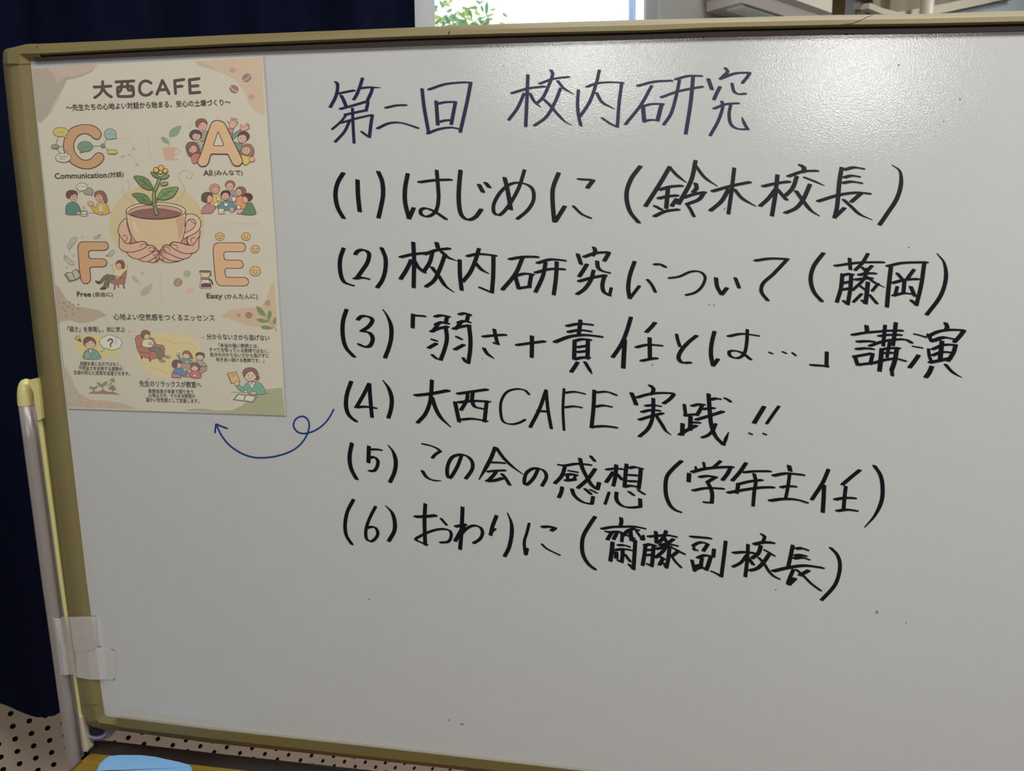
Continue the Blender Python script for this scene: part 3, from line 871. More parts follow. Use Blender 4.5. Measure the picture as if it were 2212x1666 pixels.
INK = """
@0 680 130 500 7.2 2.8 10
200 208 217 225 215 290 195 360 148 448;225 318 375 288;252 338 275 380 298 438|1.1;456 172 435 240 400 330 372 375;435 268 520 258 628 262|e
552 262 538 310 512 365 498 400;245 465 380 428 490 395;508 398 500 440 490 482;290 520 360 505 490 478;300 520 255 580 165 660|0.7;250 598 400 555 545 522|0.8
550 525 535 620 522 735;522 735 490 715 448 682|0.8;360 460 365 600 375 790|0.9;335 575 285 680 195 780|0.9
678 455 780 432 870 428;600 652 700 605 800 595 890 615 985 648
1025 275 1045 450 1088 690|1.05;1090 280 1240 230 1400 212 1490 212;1490 215 1455 400 1390 685|1.1;1078 700 1180 660 1300 642 1375 655;1160 392 1168 500 1175 615|1.1;1175 415 1250 400 1345 398;1345 398 1325 500 1305 610|1.1;1195 588 1245 575 1300 572
@0 1080 130 600 7.2 2.8 10
%
95 262 220 225 355 208;222 118 215 300 205 525|1.05;192 265 140 380 70 475;240 265 275 330 325 375|e
405 80 420 105 412 140 385 210 340 300 290 345;315 188 420 150 548 132;460 165 510 225 590 270|e;345 308 400 360 460 430 520 490 570 515|e;482 225 440 330 370 450 275 520
625 238 618 350 628 450 645 520;792 80 765 190 715 330 640 445;692 212 770 185 870 175 980 180;970 182 950 330 935 530;935 530 880 505 812 460|0.8;770 260 815 335 915 388|e
1098 203 1230 170 1368 162;1208 205 1120 360 1000 510;1138 358 1150 490|1.3;1120 375 1200 350 1300 348;1288 350 1255 480|1.3;1150 485 1200 475 1250 478
1400 152 1500 125 1605 125;1285 295 1430 245 1612 210;1430 160 1400 300 1360 430 1305 512;1538 135 1520 330 1480 585|1.15
1660 150 1688 230|1.2;1795 62 1815 90 1790 115 1760 145;1755 148 1870 105 1985 98;1990 100 1965 140 1930 180;1752 212 1730 255 1705 310|1.1;1848 185 1865 250 1900 270 1955 265;1705 385 1800 350 1900 342;1768 328 1775 370 1740 480 1675 598;1840 345 1825 430 1840 510 1890 545 1975 550;1972 548 1945 500 1928 455|e
@1 700 350 620 9.6 3 12
148 85 105 160 88 250 105 350 150 432;258 140 262 260 275 380;418 75 448 150 455 250 440 340 420 428
%
645 92 625 200 625 310 655 435;655 435 690 355;735 155 850 140 975 135;868 65 878 180 882 290 860 380 800 420 750 405 745 370 780 355 850 380 940 440|0.85
1052 65 1040 200 1040 320 1060 410 1110 445 1165 425 1212 365;1195 175 1225 230;1245 160 1275 195
1392 122 1415 220 1440 365;1545 62 1500 200 1420 340 1350 410 1310 390 1310 320 1370 220 1450 165 1540 165 1605 205 1615 290 1570 370 1490 438|0.85
1808 85 1765 200 1762 310 1775 460;1785 455 1855 342;1965 132 2070 138;2075 140 2030 198;1922 340 1985 400 2055 432|0.7
@1 1320 330 660 9.6 3 12
%
212 98 145 190 112 300 135 420 200 505;425 102 350 230 250 385;430 112 480 165 545 215|0.8 e;350 268 430 245 512 238;412 255 400 400;345 330 410 315 480 308;318 385 365 412;475 335 440 385;315 460 390 425 488 410
612 58 580 200 490 370;610 90 680 180 770 242|0.8 e;612 222 620 255 595 285;525 325 600 300 680 285;672 288 640 335 550 372;550 372 575 410 600 460|0.8
735 278 870 240 1005 212;892 112 875 260 850 440|0.9;850 265 800 350 720 418;895 265 950 330 1050 388|0.9 e
1102 242 1200 220 1290 208;1205 162 1190 300 1165 455;1190 265 1140 330 1080 385;1205 265 1270 340;1370 88 1398 108 1390 140|1.1;1285 170 1390 135 1492 130;1345 172 1315 255 1265 308;1402 178 1470 205 1545 238|0.8 e;1340 278 1400 360 1450 420 1510 458|e;1440 230 1390 340 1340 400 1262 435
1670 108 1655 200 1645 300;1690 122 1760 105 1825 115;1690 178 1740 165 1795 172;1680 218 1740 208 1810 218;1500 350 1650 305 1780 288 1872 295;1645 310 1635 400 1618 470;1620 465 1690 400;1815 290 1740 355;1685 340 1740 390 1800 445 1890 485|0.9 e
2035 88 2090 130 2100 220 2070 330 2000 440 1945 520|s
@2 710 510 620 9.2 3 14
115 95 88 180 92 290 120 355 185 380;205 140 225 115 265 105 310 130 300 200 255 270 215 325;200 328 260 320 305 330;408 92 438 170 435 270 410 345 375 395
%
555 162 650 140 780 128;740 140 830 108 930 95;652 50 658 180 655 395;635 185 605 250 555 330;665 195 690 240 740 280;832 52 842 90|1.1;800 120 780 200 735 270;870 120 920 165 990 192|e;795 240 850 310 900 385 965 432|e;898 140 850 270 810 345 750 390
1010 185 1012 300 1025 415;1158 98 1130 190 1090 280 1035 350;1070 155 1150 138 1285 150;1270 150 1268 300 1258 435;1258 435 1210 415 1165 395|0.8;1130 205 1180 260 1235 290|e
1395 178 1500 160 1610 160;1495 165 1440 290 1340 412;1440 315 1465 405;1445 305 1510 290 1575 295;1562 295 1545 395;1465 402 1550 390
1610 208 1710 180 1820 188;1595 282 1700 255 1815 255;1672 205 1650 310 1595 430;1758 200 1752 320 1735 450
1920 140 1945 215;2045 88 2055 115 2035 150;1970 160 2060 130 2160 125;2160 130 2125 190;1990 218 1965 260 1932 310;2070 195 2075 240 2100 265 2160 282;1930 348 2030 320 2135 302;2042 265 2020 340 1970 410 1915 448;2128 305 2110 370 2120 430 2165 458;2165 455 2178 400|0.8
@2 1320 520 760 9.2 3 12
148 132 118 220 108 300 118 362;122 358 178 285|0.8;275 150 310 148 340 165;230 245 258 280 278 322|0.8;365 235 430 225 500 195 560 195 592 230 570 290 530 325 472 342|0.7
660 235 668 290 695 338;698 335 728 298;782 235 805 295|0.9;908 125 1000 112 1110 115;1105 120 1020 210 955 270 945 320 985 375|0.9
%
1335 78 1275 160 1255 240 1275 320 1325 380
1410 158 1560 138 1712 135;1500 112 1505 180|0.9;1615 82 1580 140 1535 185|0.9;1455 210 1445 300 1420 385;1455 218 1500 208 1520 212;1510 212 1505 300 1488 400;1488 400 1462 378|0.8;1450 268 1500 258;1450 308 1500 300
1580 168 1605 195|0.8;1640 158 1600 200|0.9;1560 215 1610 205 1662 205;1535 245 1620 235 1640 235;1610 175 1590 240 1520 310|0.8;1600 220 1660 265 1722 295|0.8 e;1615 262 1608 330 1600 395|1.1;1600 395 1578 375|0.8;1560 280 1600 310|0.7;1575 335 1525 385|0.8;1625 340 1672 395|0.8;1680 270 1642 315|0.8
1760 165 1745 300 1735 415|1.05;1738 160 1830 140 1985 135;1970 138 1950 280 1920 405;1920 402 1888 375|0.9;1800 205 1835 245|0.9;1905 182 1865 235|0.9;1770 265 1850 245 1930 240;1845 250 1838 330;1800 290 1785 345|0.9;1775 345 1840 330 1890 335;1885 290 1910 348
2050 80 2095 140 2105 240 2070 350 1985 465|s
@3 720 650 600 9.2 3 14
105 70 78 160 75 270 100 370 165 445;195 150 225 122 280 125 312 150 285 200 225 242;225 240 290 255 315 300 290 360 245 365 205 345;395 68 430 120 460 200 460 300 440 380 412 452|s
%
635 108 632 212;635 115 680 118 730 122|0.8
812 125 860 115 920 125;905 128 895 180;815 190 860 170 915 180;835 185 790 245|0.9;780 245 840 220 910 205;895 210 905 300 885 390 855 470;855 470 820 458 788 430|0.8;790 308 818 318;760 375 820 340
1005 108 1050 98 1090 112;1075 112 1062 165;995 175 1040 160 1085 170;1015 175 970 225|0.9;958 222 1020 205 1085 195;1080 195 1092 300 1090 390 1075 495;1075 495 1050 480 1035 455|0.8;982 285 1020 305|0.8;968 388 1038 350
1195 285 1280 275 1370 270;1282 228 1295 290 1310 345|0.9;1310 345 1285 335;1200 378 1225 420 1280 460|0.9 e
%
1462 352 1560 338 1682 322;1582 282 1582 360 1580 448
%
1862 200 1960 182 2060 190;1872 248 1960 232 2048 242;1968 155 1955 270;1765 328 1880 285 2000 272 2135 285|1.1;1922 318 1918 460;1925 318 1980 305 2045 310;2028 310 2025 460;1940 370 2020 358;1940 408 2020 400;1920 465 1980 452 2035 450|1.1;1945 490 1920 530 1895 565;2005 488 2030 530 2060 582|0.9 e
@3 1310 670 510 9.2 3 10
230 68 190 200 140 320 60 440;172 280 165 400 158 540|1.1;455 118 420 160 375 205;282 348 380 325 515 332;405 262 408 460;330 475 400 460 470 450
%
658 228 670 285 690 340|0.8;845 240 770 300 700 380 675 450 710 492 785 490;1012 202 985 320 980 420 1000 520;1005 515 1045 460;1145 245 1270 222 1420 240;1320 185 1315 300 1290 410 1230 450 1160 430 1150 390 1200 380 1270 400 1352 462|0.85
%
1525 395 1555 408|0.5;1650 390 1685 405|0.5;1742 400 1775 425|0.5;2065 395 2062 530|0.95;2065 525 1990 518 1925 515|1.3
@3 1720 680 400 9 3 12
%
840 132 848 200|1.1;672 240 820 215 990 200 1100 190 1265 188;735 322 830 315 925 320|1.1;725 410 820 400 915 408|1.1;700 495 735 600;690 500 800 480 900 462;915 465 885 590;735 600 800 590 900 580|1.1
1062 128 1050 250 1040 370|0.95;1190 98 1175 230 1155 365|1.05;990 255 1100 240 1250 240;880 372 1030 320 1200 295 1320 300 1378 335;1022 410 1010 540 995 670|1.15;1020 415 1110 400 1230 398;1205 398 1175 560 1140 660|1.15;1140 660 1150 725|0.9;1115 330 1100 420 1085 505|0.85;1050 458 1160 452;920 578 1080 535 1200 525 1300 552
1415 230 1480 245 1550 268|0.7;1400 378 1500 395|0.8;1462 485 1410 560 1355 630|1.1
1785 100 1805 145 1785 185|1.1;1580 235 1600 280 1620 320;1580 255 1700 200 1850 180 2000 185|1.1;2005 190 1960 250 1890 325|1.1;1640 310 1760 270 1880 290|1.3;1742 318 1730 430 1720 540|1.2;1582 410 1590 490 1620 570|0.8;1630 412 1760 360 1910 360;1905 362 1880 450 1815 550|1.1;1630 485 1740 445 1850 450;1600 570 1720 545 1840 520|1.2;1620 620 1590 690 1550 745|1.2;1785 595 1850 670 1910 715 1980 750|0.9 e
@4 720 810 620 9.2 3 14
138 52 105 150 98 240 120 310 175 358;275 68 240 140 180 245|0.9;175 250 250 245 325 255;278 68 285 180 298 325|0.9;382 42 425 100 450 180 445 260 425 330|s
%
635 158 750 145 885 120|1.2;760 42 755 130 745 210 710 300 650 368|0.95;762 175 790 260 830 330 905 402|e
960 145 1060 130 1185 112;1035 135 1030 190 985 270|0.9;1075 132 1070 200 1090 245 1150 260|0.95;938 210 970 360|0.95;965 212 1070 200 1200 205;1182 205 1165 360|0.95;985 345 1070 338 1180 355
%
1508 150 1480 120 1420 108 1340 130 1295 200 1290 290 1310 360 1370 380 1430 370 1478 345|0.65;1640 118 1590 260 1518 402|0.9;1640 120 1655 270 1680 412|0.8;1580 278 1650 282;1778 108 1770 260 1778 425|0.65;1785 138 1860 130 1935 145|0.8;1785 250 1850 242 1910 250|0.8;2012 120 2005 260 1990 405|0.95;2025 135 2110 130 2180 155|0.8;2020 245 2080 235 2140 245|0.9;1995 400 2090 395 2180 405
@4 1320 820 400 9 3 12
%
245 162 275 230 300 298|1.05;465 70 505 105 500 150 470 178;310 215 450 175 600 160 740 165;750 180 700 235 630 285;418 315 500 305 585 318;370 388 470 365 575 372;505 228 505 350 490 480 440 590 340 680|0.95;340 480 470 440 615 402;545 440 610 540 660 620 718 660|0.9 e
875 300 890 415|0.85;970 315 1050 295 1110 300;1090 300 1060 370 1025 425;885 432 950 420 1030 415;950 445 945 600|1.1;950 510 1055 515;855 530 850 660|1.1;820 660 900 610 1015 550|1.1
1100 355 1160 345 1230 340;1195 240 1250 225 1295 232|1.1;1020 480 1170 435 1335 382|1.1;1165 175 1180 380 1200 550 1250 680 1345 780|1.05;1345 778 1375 700 1405 630|0.85 e;1360 222 1395 240 1428 265|0.8;1250 530 1215 610 1160 665 1090 692|0.9
%
1828 325 1770 420 1710 518|1.1;2005 320 1940 410 1860 525|0.8;1650 640 1685 655|0.5;1820 645 1850 658|0.6
@5 730 950 470 9 3 18
142 38 120 150 122 240 145 320 190 400;315 70 310 230;335 100 390 98 440 105|0.8;330 185 365 175 405 210 400 270 370 315 320 318|0.85;510 55 560 120 588 220 575 330 530 430|s
%
860 42 940 60 1010 90 1045 120|0.7;1040 118 990 150 960 185|0.8;860 318 900 380 960 410 1050 418|0.9 e
1255 165 1215 270 1140 390 1115 370 1115 270 1160 180 1235 152 1310 165 1365 225 1365 300 1300 395|0.9
1598 80 1550 200 1435 405|e;1610 82 1680 180 1770 270 1880 350|0.95 e;1560 232 1630 232 1695 238|0.7;1520 325 1600 315 1700 312|0.7;1610 325 1570 375 1525 420|0.9;1515 420 1590 415 1670 392;1670 350 1710 400 1745 458|0.95
2035 300 1990 390 1915 460 1895 440 1910 350 1965 300 2040 292 2100 320 2120 380 2075 468|0.9
@5 1180 960 380 9 3 14
160 258 230 268 380 245 555 258;232 288 200 390 110 490;285 332 390 350|0.8;262 382 275 458|0.8;250 388 310 375 380 385|1.1;365 385 350 450|0.8;245 455 300 450 360 440|1.1;425 180 455 300 510 410 570 510 640 565;645 560 665 485|1.1;615 310 530 430 400 548;560 150 610 210|0.8;200 540 190 600 160 665;325 565 345 630 400 690 480 735 560 748;575 745 590 660;490 562 560 625|0.9;555 570 635 612|0.6
760 318 860 305 965 312|0.9;880 262 870 400 845 520;840 350 800 410 755 475;890 375 955 445;1010 252 995 400 985 530;1045 298 1110 285 1200 305|1.1;1188 305 1180 430 1162 558;1025 385 1145 390;1025 462 1140 465;985 535 1050 520 1130 530;790 605 765 680 740 750|0.8;885 605 880 680 910 740 980 785 1080 795 1180 785;1185 780 1180 690;1040 595 1100 640|0.8;1160 580 1235 628|0.7
%
1700 210 1600 300 1520 400 1500 520 1510 650 1560 770 1620 825 1685 852
@5 1420 970 520 9 3 14
292 228 288 298|1.1;352 165 358 200|0.6;425 125 435 170|0.7;580 112 550 140 520 165|0.9;320 212 420 185 550 170 690 165|1.1;675 165 650 220 600 285;390 258 460 248 540 258;530 262 460 305;460 305 490 360 505 420 500 495;500 495 430 490|0.9;330 382 450 360 605 365
815 130 760 210 690 290;790 215 900 205 1035 205;740 325 850 298 960 285;745 320 730 405;652 402 800 375 950 355 1065 352|1.1;890 230 905 300 890 400 880 522|0.9
1210 155 1222 200|1.1;1068 245 1180 225 1340 238|1.1;1215 240 1200 350 1180 450|0.85;1138 352 1200 342 1270 345;1038 475 1150 460 1280 465 1370 492|1.2
1572 190 1520 310 1420 465;1532 335 1528 450 1520 580|1.05;1860 195 1780 260 1700 328;1732 345 1720 450 1712 550|0.95;1635 465 1720 450 1815 452|1.1;1655 570 1740 558 1830 568|1.1
1995 155 2050 240 2070 350 2060 480 2000 610 1905 720|e
@6 720 1070 520 8.8 3 20
185 42 130 150 108 270 120 370 170 450|0.9;388 105 330 220 300 320 305 400 345 425 390 395 410 350 390 300 350 290 315 300|0.8;480 95 540 160 565 250 560 330 510 420|s
%
755 198 850 195 940 185|1.1;845 82 838 240 845 455|0.95;860 455 800 430 755 405 800 375 900 330 1000 310 1070 325 1085 370 1060 425 985 435|0.75;990 215 1040 272|0.7
1188 112 1180 300 1165 495;1125 288 1215 268;1205 270 1160 350 1120 420;1165 375 1220 310 1290 278 1350 295 1372 340 1350 400 1290 440|0.85
1500 190 1465 280 1445 365;1455 340 1490 310|0.6;1600 162 1635 250 1640 350 1615 480 1575 560|s;1800 260 1780 340 1755 430 1765 545|0.75;1770 540 1780 490;1920 292 1980 288 2040 300;2035 305 2005 325;1918 450 1960 490 2080 550|0.6
@6 1230 1100 350 8.8 3 16
%
350 105 260 240 190 370 172 500 190 630 260 750 350 822;705 122 712 170 698 225;445 270 580 245 760 240 900 240 1025 265
505 308 560 315 620 310;580 315 520 415;650 320 605 410;690 310 720 330 715 440|0.9;620 310 690 310;740 360 790 300 880 265;830 290 850 430|1.1;800 360 880 400;870 270 940 285;915 300 950 350 990 400|0.7;1010 360 1010 420|0.7;985 415 1020 400|0.8
590 455 580 570 560 705|1.1;670 495 740 490 815 515;625 560 730 545 840 560;728 560 725 640 715 725;715 725 670 700;640 590 640 670|1.1;760 620 830 715|0.8;900 430 890 600 875 820;875 820 815 755|0.8
1080 375 1200 365 1330 355 1455 378;1180 310 1190 460;1320 300 1290 380 1220 460;1040 490 1025 620 1000 765;1030 495 1100 480 1170 495|1.1;1150 490 1140 640 1125 780;1125 780 1070 750;1050 560 1140 555;1050 630 1140 620;1300 400 1320 440;1420 410 1340 470;1240 495 1340 475 1465 500|1.1;1185 545 1290 520 1380 510;1340 440 1290 560 1180 660;1330 500 1430 540 1570 615|0.8;1365 540 1350 680 1325 800;1325 800 1290 740|0.8;1220 640 1290 680;1270 690 1230 760;1480 580 1400 640;1395 640 1450 720 1525 795|0.7
1665 378 1780 385 1920 398|1.2;1695 490 1705 560|0.7;1690 500 1760 460 1830 455 1890 480;1890 480 1830 570;1700 545 1740 562|0.9;1675 700 1710 845|0.9;1755 665 1850 630 1940 645|1.1;1930 650 1900 750 1870 830|1.1;1810 670 1790 800;1710 775 1800 765;1720 820 1800 790 1870 825|1.2;1975 550 1965 650;2135 440 2110 650 2075 920|0.95;2070 920 2010 880 1940 850|0.8
@6 1470 1140 380 8.8 3 18
668 318 800 308 930 320|1.1;850 215 840 400 815 615|0.95;830 350 760 440 660 492|0.9;860 390 915 465;1020 82 1060 115 1040 165|0.9;930 210 1040 185 1165 190|1.2;1010 230 980 320 900 385|1.1;1055 280 1110 310 1180 355|0.7;985 378 1050 450 1120 560 1180 615 1240 645|0.8;1115 335 1050 430 970 510 870 540|1.05
1412 225 1385 360 1355 490;1455 265 1530 258 1595 282|1.1;1445 352 1510 345 1570 355|1.2;1430 388 1520 375 1605 398|1.2;1165 548 1350 505 1560 478 1785 505|1.2;1420 530 1380 620 1350 700;1360 715 1440 640|1.2;1610 540 1500 600|1.1;1460 530 1540 600 1640 700 1760 790|0.8
1890 255 1970 340 2005 450 1990 600 1930 740 1775 910|0.95
"""
M_INKS = [mat('marker_ink', lin((44, 40, 76)), rough=0.30, spec=0.35), mat('marker_ink', lin((23, 19, 27)), rough=0.30, spec=0.35)]
YI = -0.0004
words = []                       # one mesh for every word or bracketed note
cur_line, org, nb, n_st = None, None, None, 0
for row in INK.strip().splitlines():
    row = row.strip()
    if not row or row.startswith('#'):
        continue
    if row.startswith('@'):
        a = row[1:].split()
        if cur_line != int(a[0]):
            words.append((int(a[0]), MB()))
        cur_line = int(a[0]); org = (float(a[1]), float(a[2]), 2212.0 / float(a[3])); nb = (float(a[4]), float(a[5]), math.radians(float(a[6])))
        continue
    for st in row.split(';'):
        if st.strip() == '%':
            words.append((cur_line, MB()))
            continue
        body, _, fl = st.partition('|')
        v = [float(q) for q in body.split()]
        if len(v) < 4:
            continue
        pts_ = [(org[0] + v[k] / org[2], org[1] + v[k + 1] / org[2]) for k in range(0, len(v), 2)]
        w, tp = 1.0, [1.0, 1.0]
        for q in fl.split():
            if q == 'e': tp[1] = 0.3
            elif q == 's': tp[0] = 0.3
            else: w = float(q)
        n_st = n_st + 1
        sweep(words[-1][1], spline(pts_), nib_poly(nb[0] * w, nb[1] * (0.6 + 0.4 * w), nb[2]), M_INKS[0 if cur_line == 0 else 1], YI + 0.0001 - 1.8e-5 * (n_st % 14), tp)
for k, mb in words:
    if mb.f:
        o = mb.build('handwritten_word', panel)
        if k == 0:
            o['label'] = 'heading in thin dark violet marker'
# blue arrow
M_BLUE = mat('blue_marker_ink', (0.012, 0.055, 0.26), rough=0.4)
mb = MB()
def rnd(d):
    return [(d / 2 * math.cos(2 * math.pi * k / 10), d / 2 * math.sin(2 * math.pi * k / 10)) for k in range(10)]
for s in ("1940 172 1900 250 1840 340 1760 420 1660 485 1570 518 1480 530 1400 505 1348 440 1340 390 1370 320 1430 280 1490 275 1545 310 1575 380 1572 450 1545 540 1480 650 1370 755 1230 825 1050 875 880 892 740 885 620 850 500 790 380 700 280 580 230 490 190 395", "188 390 260 420 348 453", "183 392 175 450 168 514"):
    v = [float(q) for q in s.split()]
    sweep(mb, spline([(440 + v[k] / 6.9125, 860 + v[k + 1] / 6.9125) for k in range(0, len(v), 2)], 4), rnd(3.5), M_BLUE, YI)
mb.build('blue_arrow', panel)['label'] = 'thin blue looping arrow towards the poster'
# specks and short stray marks
for x, y, w, h_ in ((1941, 140.5, 4, 2.6), (2074, 214.6, 3, 2.8), (2039, 262, 3, 1.8), (797, 1295, 2.6, 1.8), (1676, 1274, 2.4, 2.2), (970, 1556, 3, 1.6), (1471, 1227, 2, 2), (1958, 1346, 2, 2), (1828, 74.5, 11, 2.2), (1842, 74.2, 8, 2), (1863, 73.6, 5, 1.6),
                    (1519, 80.5, 3, 3), (1042, 774, 2, 2), (1963, 534.5, 2.5, 2.5), (1532, 658, 2, 3), (1542, 659, 3, 1.5), (1409, 788, 1.6, 5), (1565, 451, 2, 4), (1088, 142, 2, 2), (1557, 166, 3, 2)):
    mb = MB()
    mb.poly([on(x + w / 2 * math.cos(-2 * math.pi * k / 8), y + h_ / 2 * math.sin(-2 * math.pi * k / 8), YI) for k in range(8)], M_INKS[1])
    mb.build('stray_mark', panel)
for pts_, w in ([(995, 1563.5), (1001, 1566)], 1.2), (spline([(1891, 1322), (1896, 1321), (1896, 1324), (1893, 1326)], 1), 1.0):
    mb = MB()
    sweep(mb, pts_, rnd(w), M_INKS[1], YI)
    mb.build('stray_mark', panel)

# ------------------------------------------------------------------ laminated poster
PAPER = (0.84, 0.775, 0.615)
BASES = {'top': (191, 182, 159), 'up': (184, 176, 156), 'mid': (177, 169, 150), 'low': (166, 155, 137)}
YPAPER = -0.0012
def ink_col(rgb, base):
    r, g, b_ = rgb
    sat = max(rgb) - min(rgb)
    if not (r >= 172 and g >= 134) and sat > 20:      # the print's strong colours are dull
        m = sum(rgb) / 3.0
        k = 1 - 0.30 * min(1.0, (sat - 20) / 40.0)
        rgb = tuple((m + (c - m) * k) * (0.97 if m < 140 else 0.98) for c in rgb)
    b = lin(BASES[base]); c = lin(rgb)
    return tuple(min(0.95, c[k] / b[k] * PAPER[k]) for k in range(3))

def pmat(rgb, base):
    key = 'print_%d_%d_%d_%s' % (*rgb, base)
    if key in bpy.data.materials:
        return bpy.data.materials[key]
    m = mat(key, ink_col(rgb, base), rough=0.34, spec=0.5)
    return m

poster = empty('poster', on(148, 883, 0.0))
tag(poster, 'cream laminated poster with cup and hands artwork, hung on the whiteboard', 'poster')
film_px = [(65.6, 131.8), (300, 121.6), (573, 113.5), (596, 500), (621, 900.5), (380, 893), (146.5, 885), (108, 520)]
M_FILM = mat('laminate_film', (0.66, 0.69, 0.72), rough=0.16, spec=0.6, alpha=0.38, bump=(14, 0.10, 0.004))
slab_f = MB()
f = [on(x, y, -0.0007) for x, y in film_px]
slab_f.poly(f[::-1], M_FILM)
film = slab_f.build('laminate_film', poster)
tag(film, 'clear laminate margin')
M_PAPER = mat('poster_paper', PAPER, rough=0.20, spec=0.5, bump=(16, 0.05, 0.004))
pp = [(68, 146), (180, 140.3), (320, 133.3), (450, 127), (568, 122), (582, 320), (595, 520), (607, 720), (617, 898), (500, 894), (380, 890), (260, 886.6), (148, 883), (128, 700), (108, 510), (88, 326)]
mb = MB()
f = [on(x, y, YPAPER) for x, y in pp]; bk = [on(x, y, -0.0008) for x, y in pp]
mb.poly(f[::-1], M_PAPER); mb.poly(bk, M_PAPER)
for k in range(len(f)):
    k2 = (k + 1) % len(f); mb.poly([f[k], f[k2], bk[k2], bk[k]], M_PAPER)
sheet = mb.build('paper_sheet', poster)

def closed_spline(pts, n=4):
    N_ = len(pts); out = []
    for i in range(N_):
        p0, p1, p2, p3 = pts[i - 1], pts[i], pts[(i + 1) % N_], pts[(i + 2) % N_]
        for k in range(n):
            t = k / n
            out.append(tuple(0.5 * (2 * p1[c] + (p2[c] - p0[c]) * t + (2 * p0[c] - 5 * p1[c] + 4 * p2[c] - p3[c]) * t * t + (3 * p1[c] - p0[c] - 3 * p2[c] + p3[c]) * t ** 3) for c in (0, 1)))
    return out

class Draw:
    """A printed illustration: flat shapes laid on the sheet, in the coordinates of a crop of the photograph."""
    def __init__(self, name, org, base, z0=0):
        self.name, self.o, self.base = name, org, base
        self.mb = MB(); self.k = z0
    def P(self, x, y):
        return (self.o[0] + x / self.o[2], self.o[1] + y / self.o[2])
    def lay(self):
        self.k += 1
        return YPAPER - 0.000011 * self.k - 0.00002
    def raw(self, pts, rgb):
        y = self.lay()
        self.mb.poly([on(*self.P(*p), y) for p in pts][::-1], pmat(rgb, self.base))
    def fill(self, rgb, pts, smooth=True, line=None, lw=8):
        if isinstance(pts, str):
            v = [float(q) for q in pts.replace(',', ' ').split()]
            pts = list(zip(v[::2], v[1::2]))
        q = closed_spline(pts) if smooth else pts
        self.raw(q, rgb)
        if line:
            self.stroke(line, lw, q + [q[0]], False)
    def ell(self, rgb, x, y, rx, ry, rot=0, line=None, lw=8):
        a = math.radians(rot)
        q = [(x + rx * math.cos(t) * math.cos(a) - ry * math.sin(t) * math.sin(a), y + rx * math.cos(t) * math.sin(a) + ry * math.sin(t) * math.cos(a)) for t in (2 * math.pi * k / 22 for k in range(22))]
        self.raw(q, rgb)
        if line:
            self.stroke(line, lw, q + [q[0]], False)
    def stroke(self, rgb, lw, pts, smooth=True):
        if isinstance(pts, str):
            v = [float(q) for q in pts.replace(',', ' ').split()]
            pts = list(zip(v[::2], v[1::2]))
        q = [self.P(*p) for p in pts]
        if smooth and len(q) > 2:
            q = spline(q, 2.5)
        w = lw / self.o[2]
        n = 6 if w < 2.2 else 12
        sweep(self.mb, q, [(w / 2 * math.cos(2 * math.pi * k / n), w / 2 * math.sin(2 * math.pi * k / n)) for k in range(n)], pmat(rgb, self.base), self.lay())
    def done(self, label=None):
        o = self.mb.build(self.name, poster)
        if label: o['label'] = label
        return o

def print_text(s, a, b, h, base, rgb=(82, 70, 66), bold=0.02, label=None, org=None, up=None):
    """Set a line of type so that its box stands on a -> b (pixels) with height h."""
    if org:
        a = (org[0] + a[0] / org[2], org[1] + a[1] / org[2]); b = (org[0] + b[0] / org[2], org[1] + b[1] / org[2]); h = h / org[2]
    cu = bpy.data.curves.new('type', 'FONT')
    cu.body = s
    cu.resolution_u = 3
    t = bpy.data.objects.new('type', cu)
    COL.objects.link(t)
    bpy.context.view_layer.update()
    me0 = bpy.data.meshes.new_from_object(t.evaluated_get(bpy.context.evaluated_depsgraph_get()))
    bpy.data.objects.remove(t, do_unlink=True)
    bpy.data.curves.remove(cu)
    # heavier type: the same letters laid down several times, a little apart
    vs, fs = [], []
    cop = ((0, 0), (bold, 0), (-bold, 0), (0, bold), (0, -bold)) if bold else ((0, 0),)
    for k, (sx, sy) in enumerate(cop):
        nb_ = len(vs)
        vs.extend((v.co.x + sx, v.co.y + sy, k) for v in me0.vertices)
        fs.extend([nb_ + i for i in p.vertices] for p in me0.polygons)
    me = bpy.data.meshes.new('type')
    me.from_pydata(vs, [], fs)
    bpy.data.meshes.remove(me0)
    x0 = min(v.co.x for v in me.vertices); x1 = max(v.co.x for v in me.vertices)
    y0 = min(v.co.y for v in me.vertices); y1 = max(v.co.y for v in me.vertices)
    L = math.hypot(b[0] - a[0], b[1] - a[1])
    ux, uy = (b[0] - a[0]) / L, (b[1] - a[1]) / L
    px_, py_ = (0.095, 1.0) if a[1] > 500 else (0.09, 1.0)    # the letters' own uprights lean with the sheet
    for v in me.vertices:
        u = (v.co.x - x0) / (x1 - x0) * L
        w = (v.co.y - y0) / (y1 - y0) * h
        qx = a[0] + ux * u - px_ * w * 0.9
        qy = a[1] + uy * u - py_ * w
        v.co = on(qx, qy, YPAPER - 0.0004 - 4e-6 * v.co.z)
    me.materials.clear()
    me.materials.append(pmat(rgb, base))
    me.flip_normals()
    for p in me.polygons:
        p.material_index = 0
    o = bpy.data.objects.new('printed_text', me)
    COL.objects.link(o)
    o.parent = poster
    o.matrix_parent_inverse = Matrix.Translation(-poster.location)
    if label: o['label'] = label
    return o

DK = (84, 64, 56)
C1 = (60, 115, 4.0963); C2 = (90, 240, 6.664); C3 = (340, 230, 6.408); C4 = (230, 340, 6.664)
C5 = (100, 480, 7.573); C6 = (350, 480, 6.9407); C7 = (120, 690, 7.933); C8 = (270, 690, 6.1444)

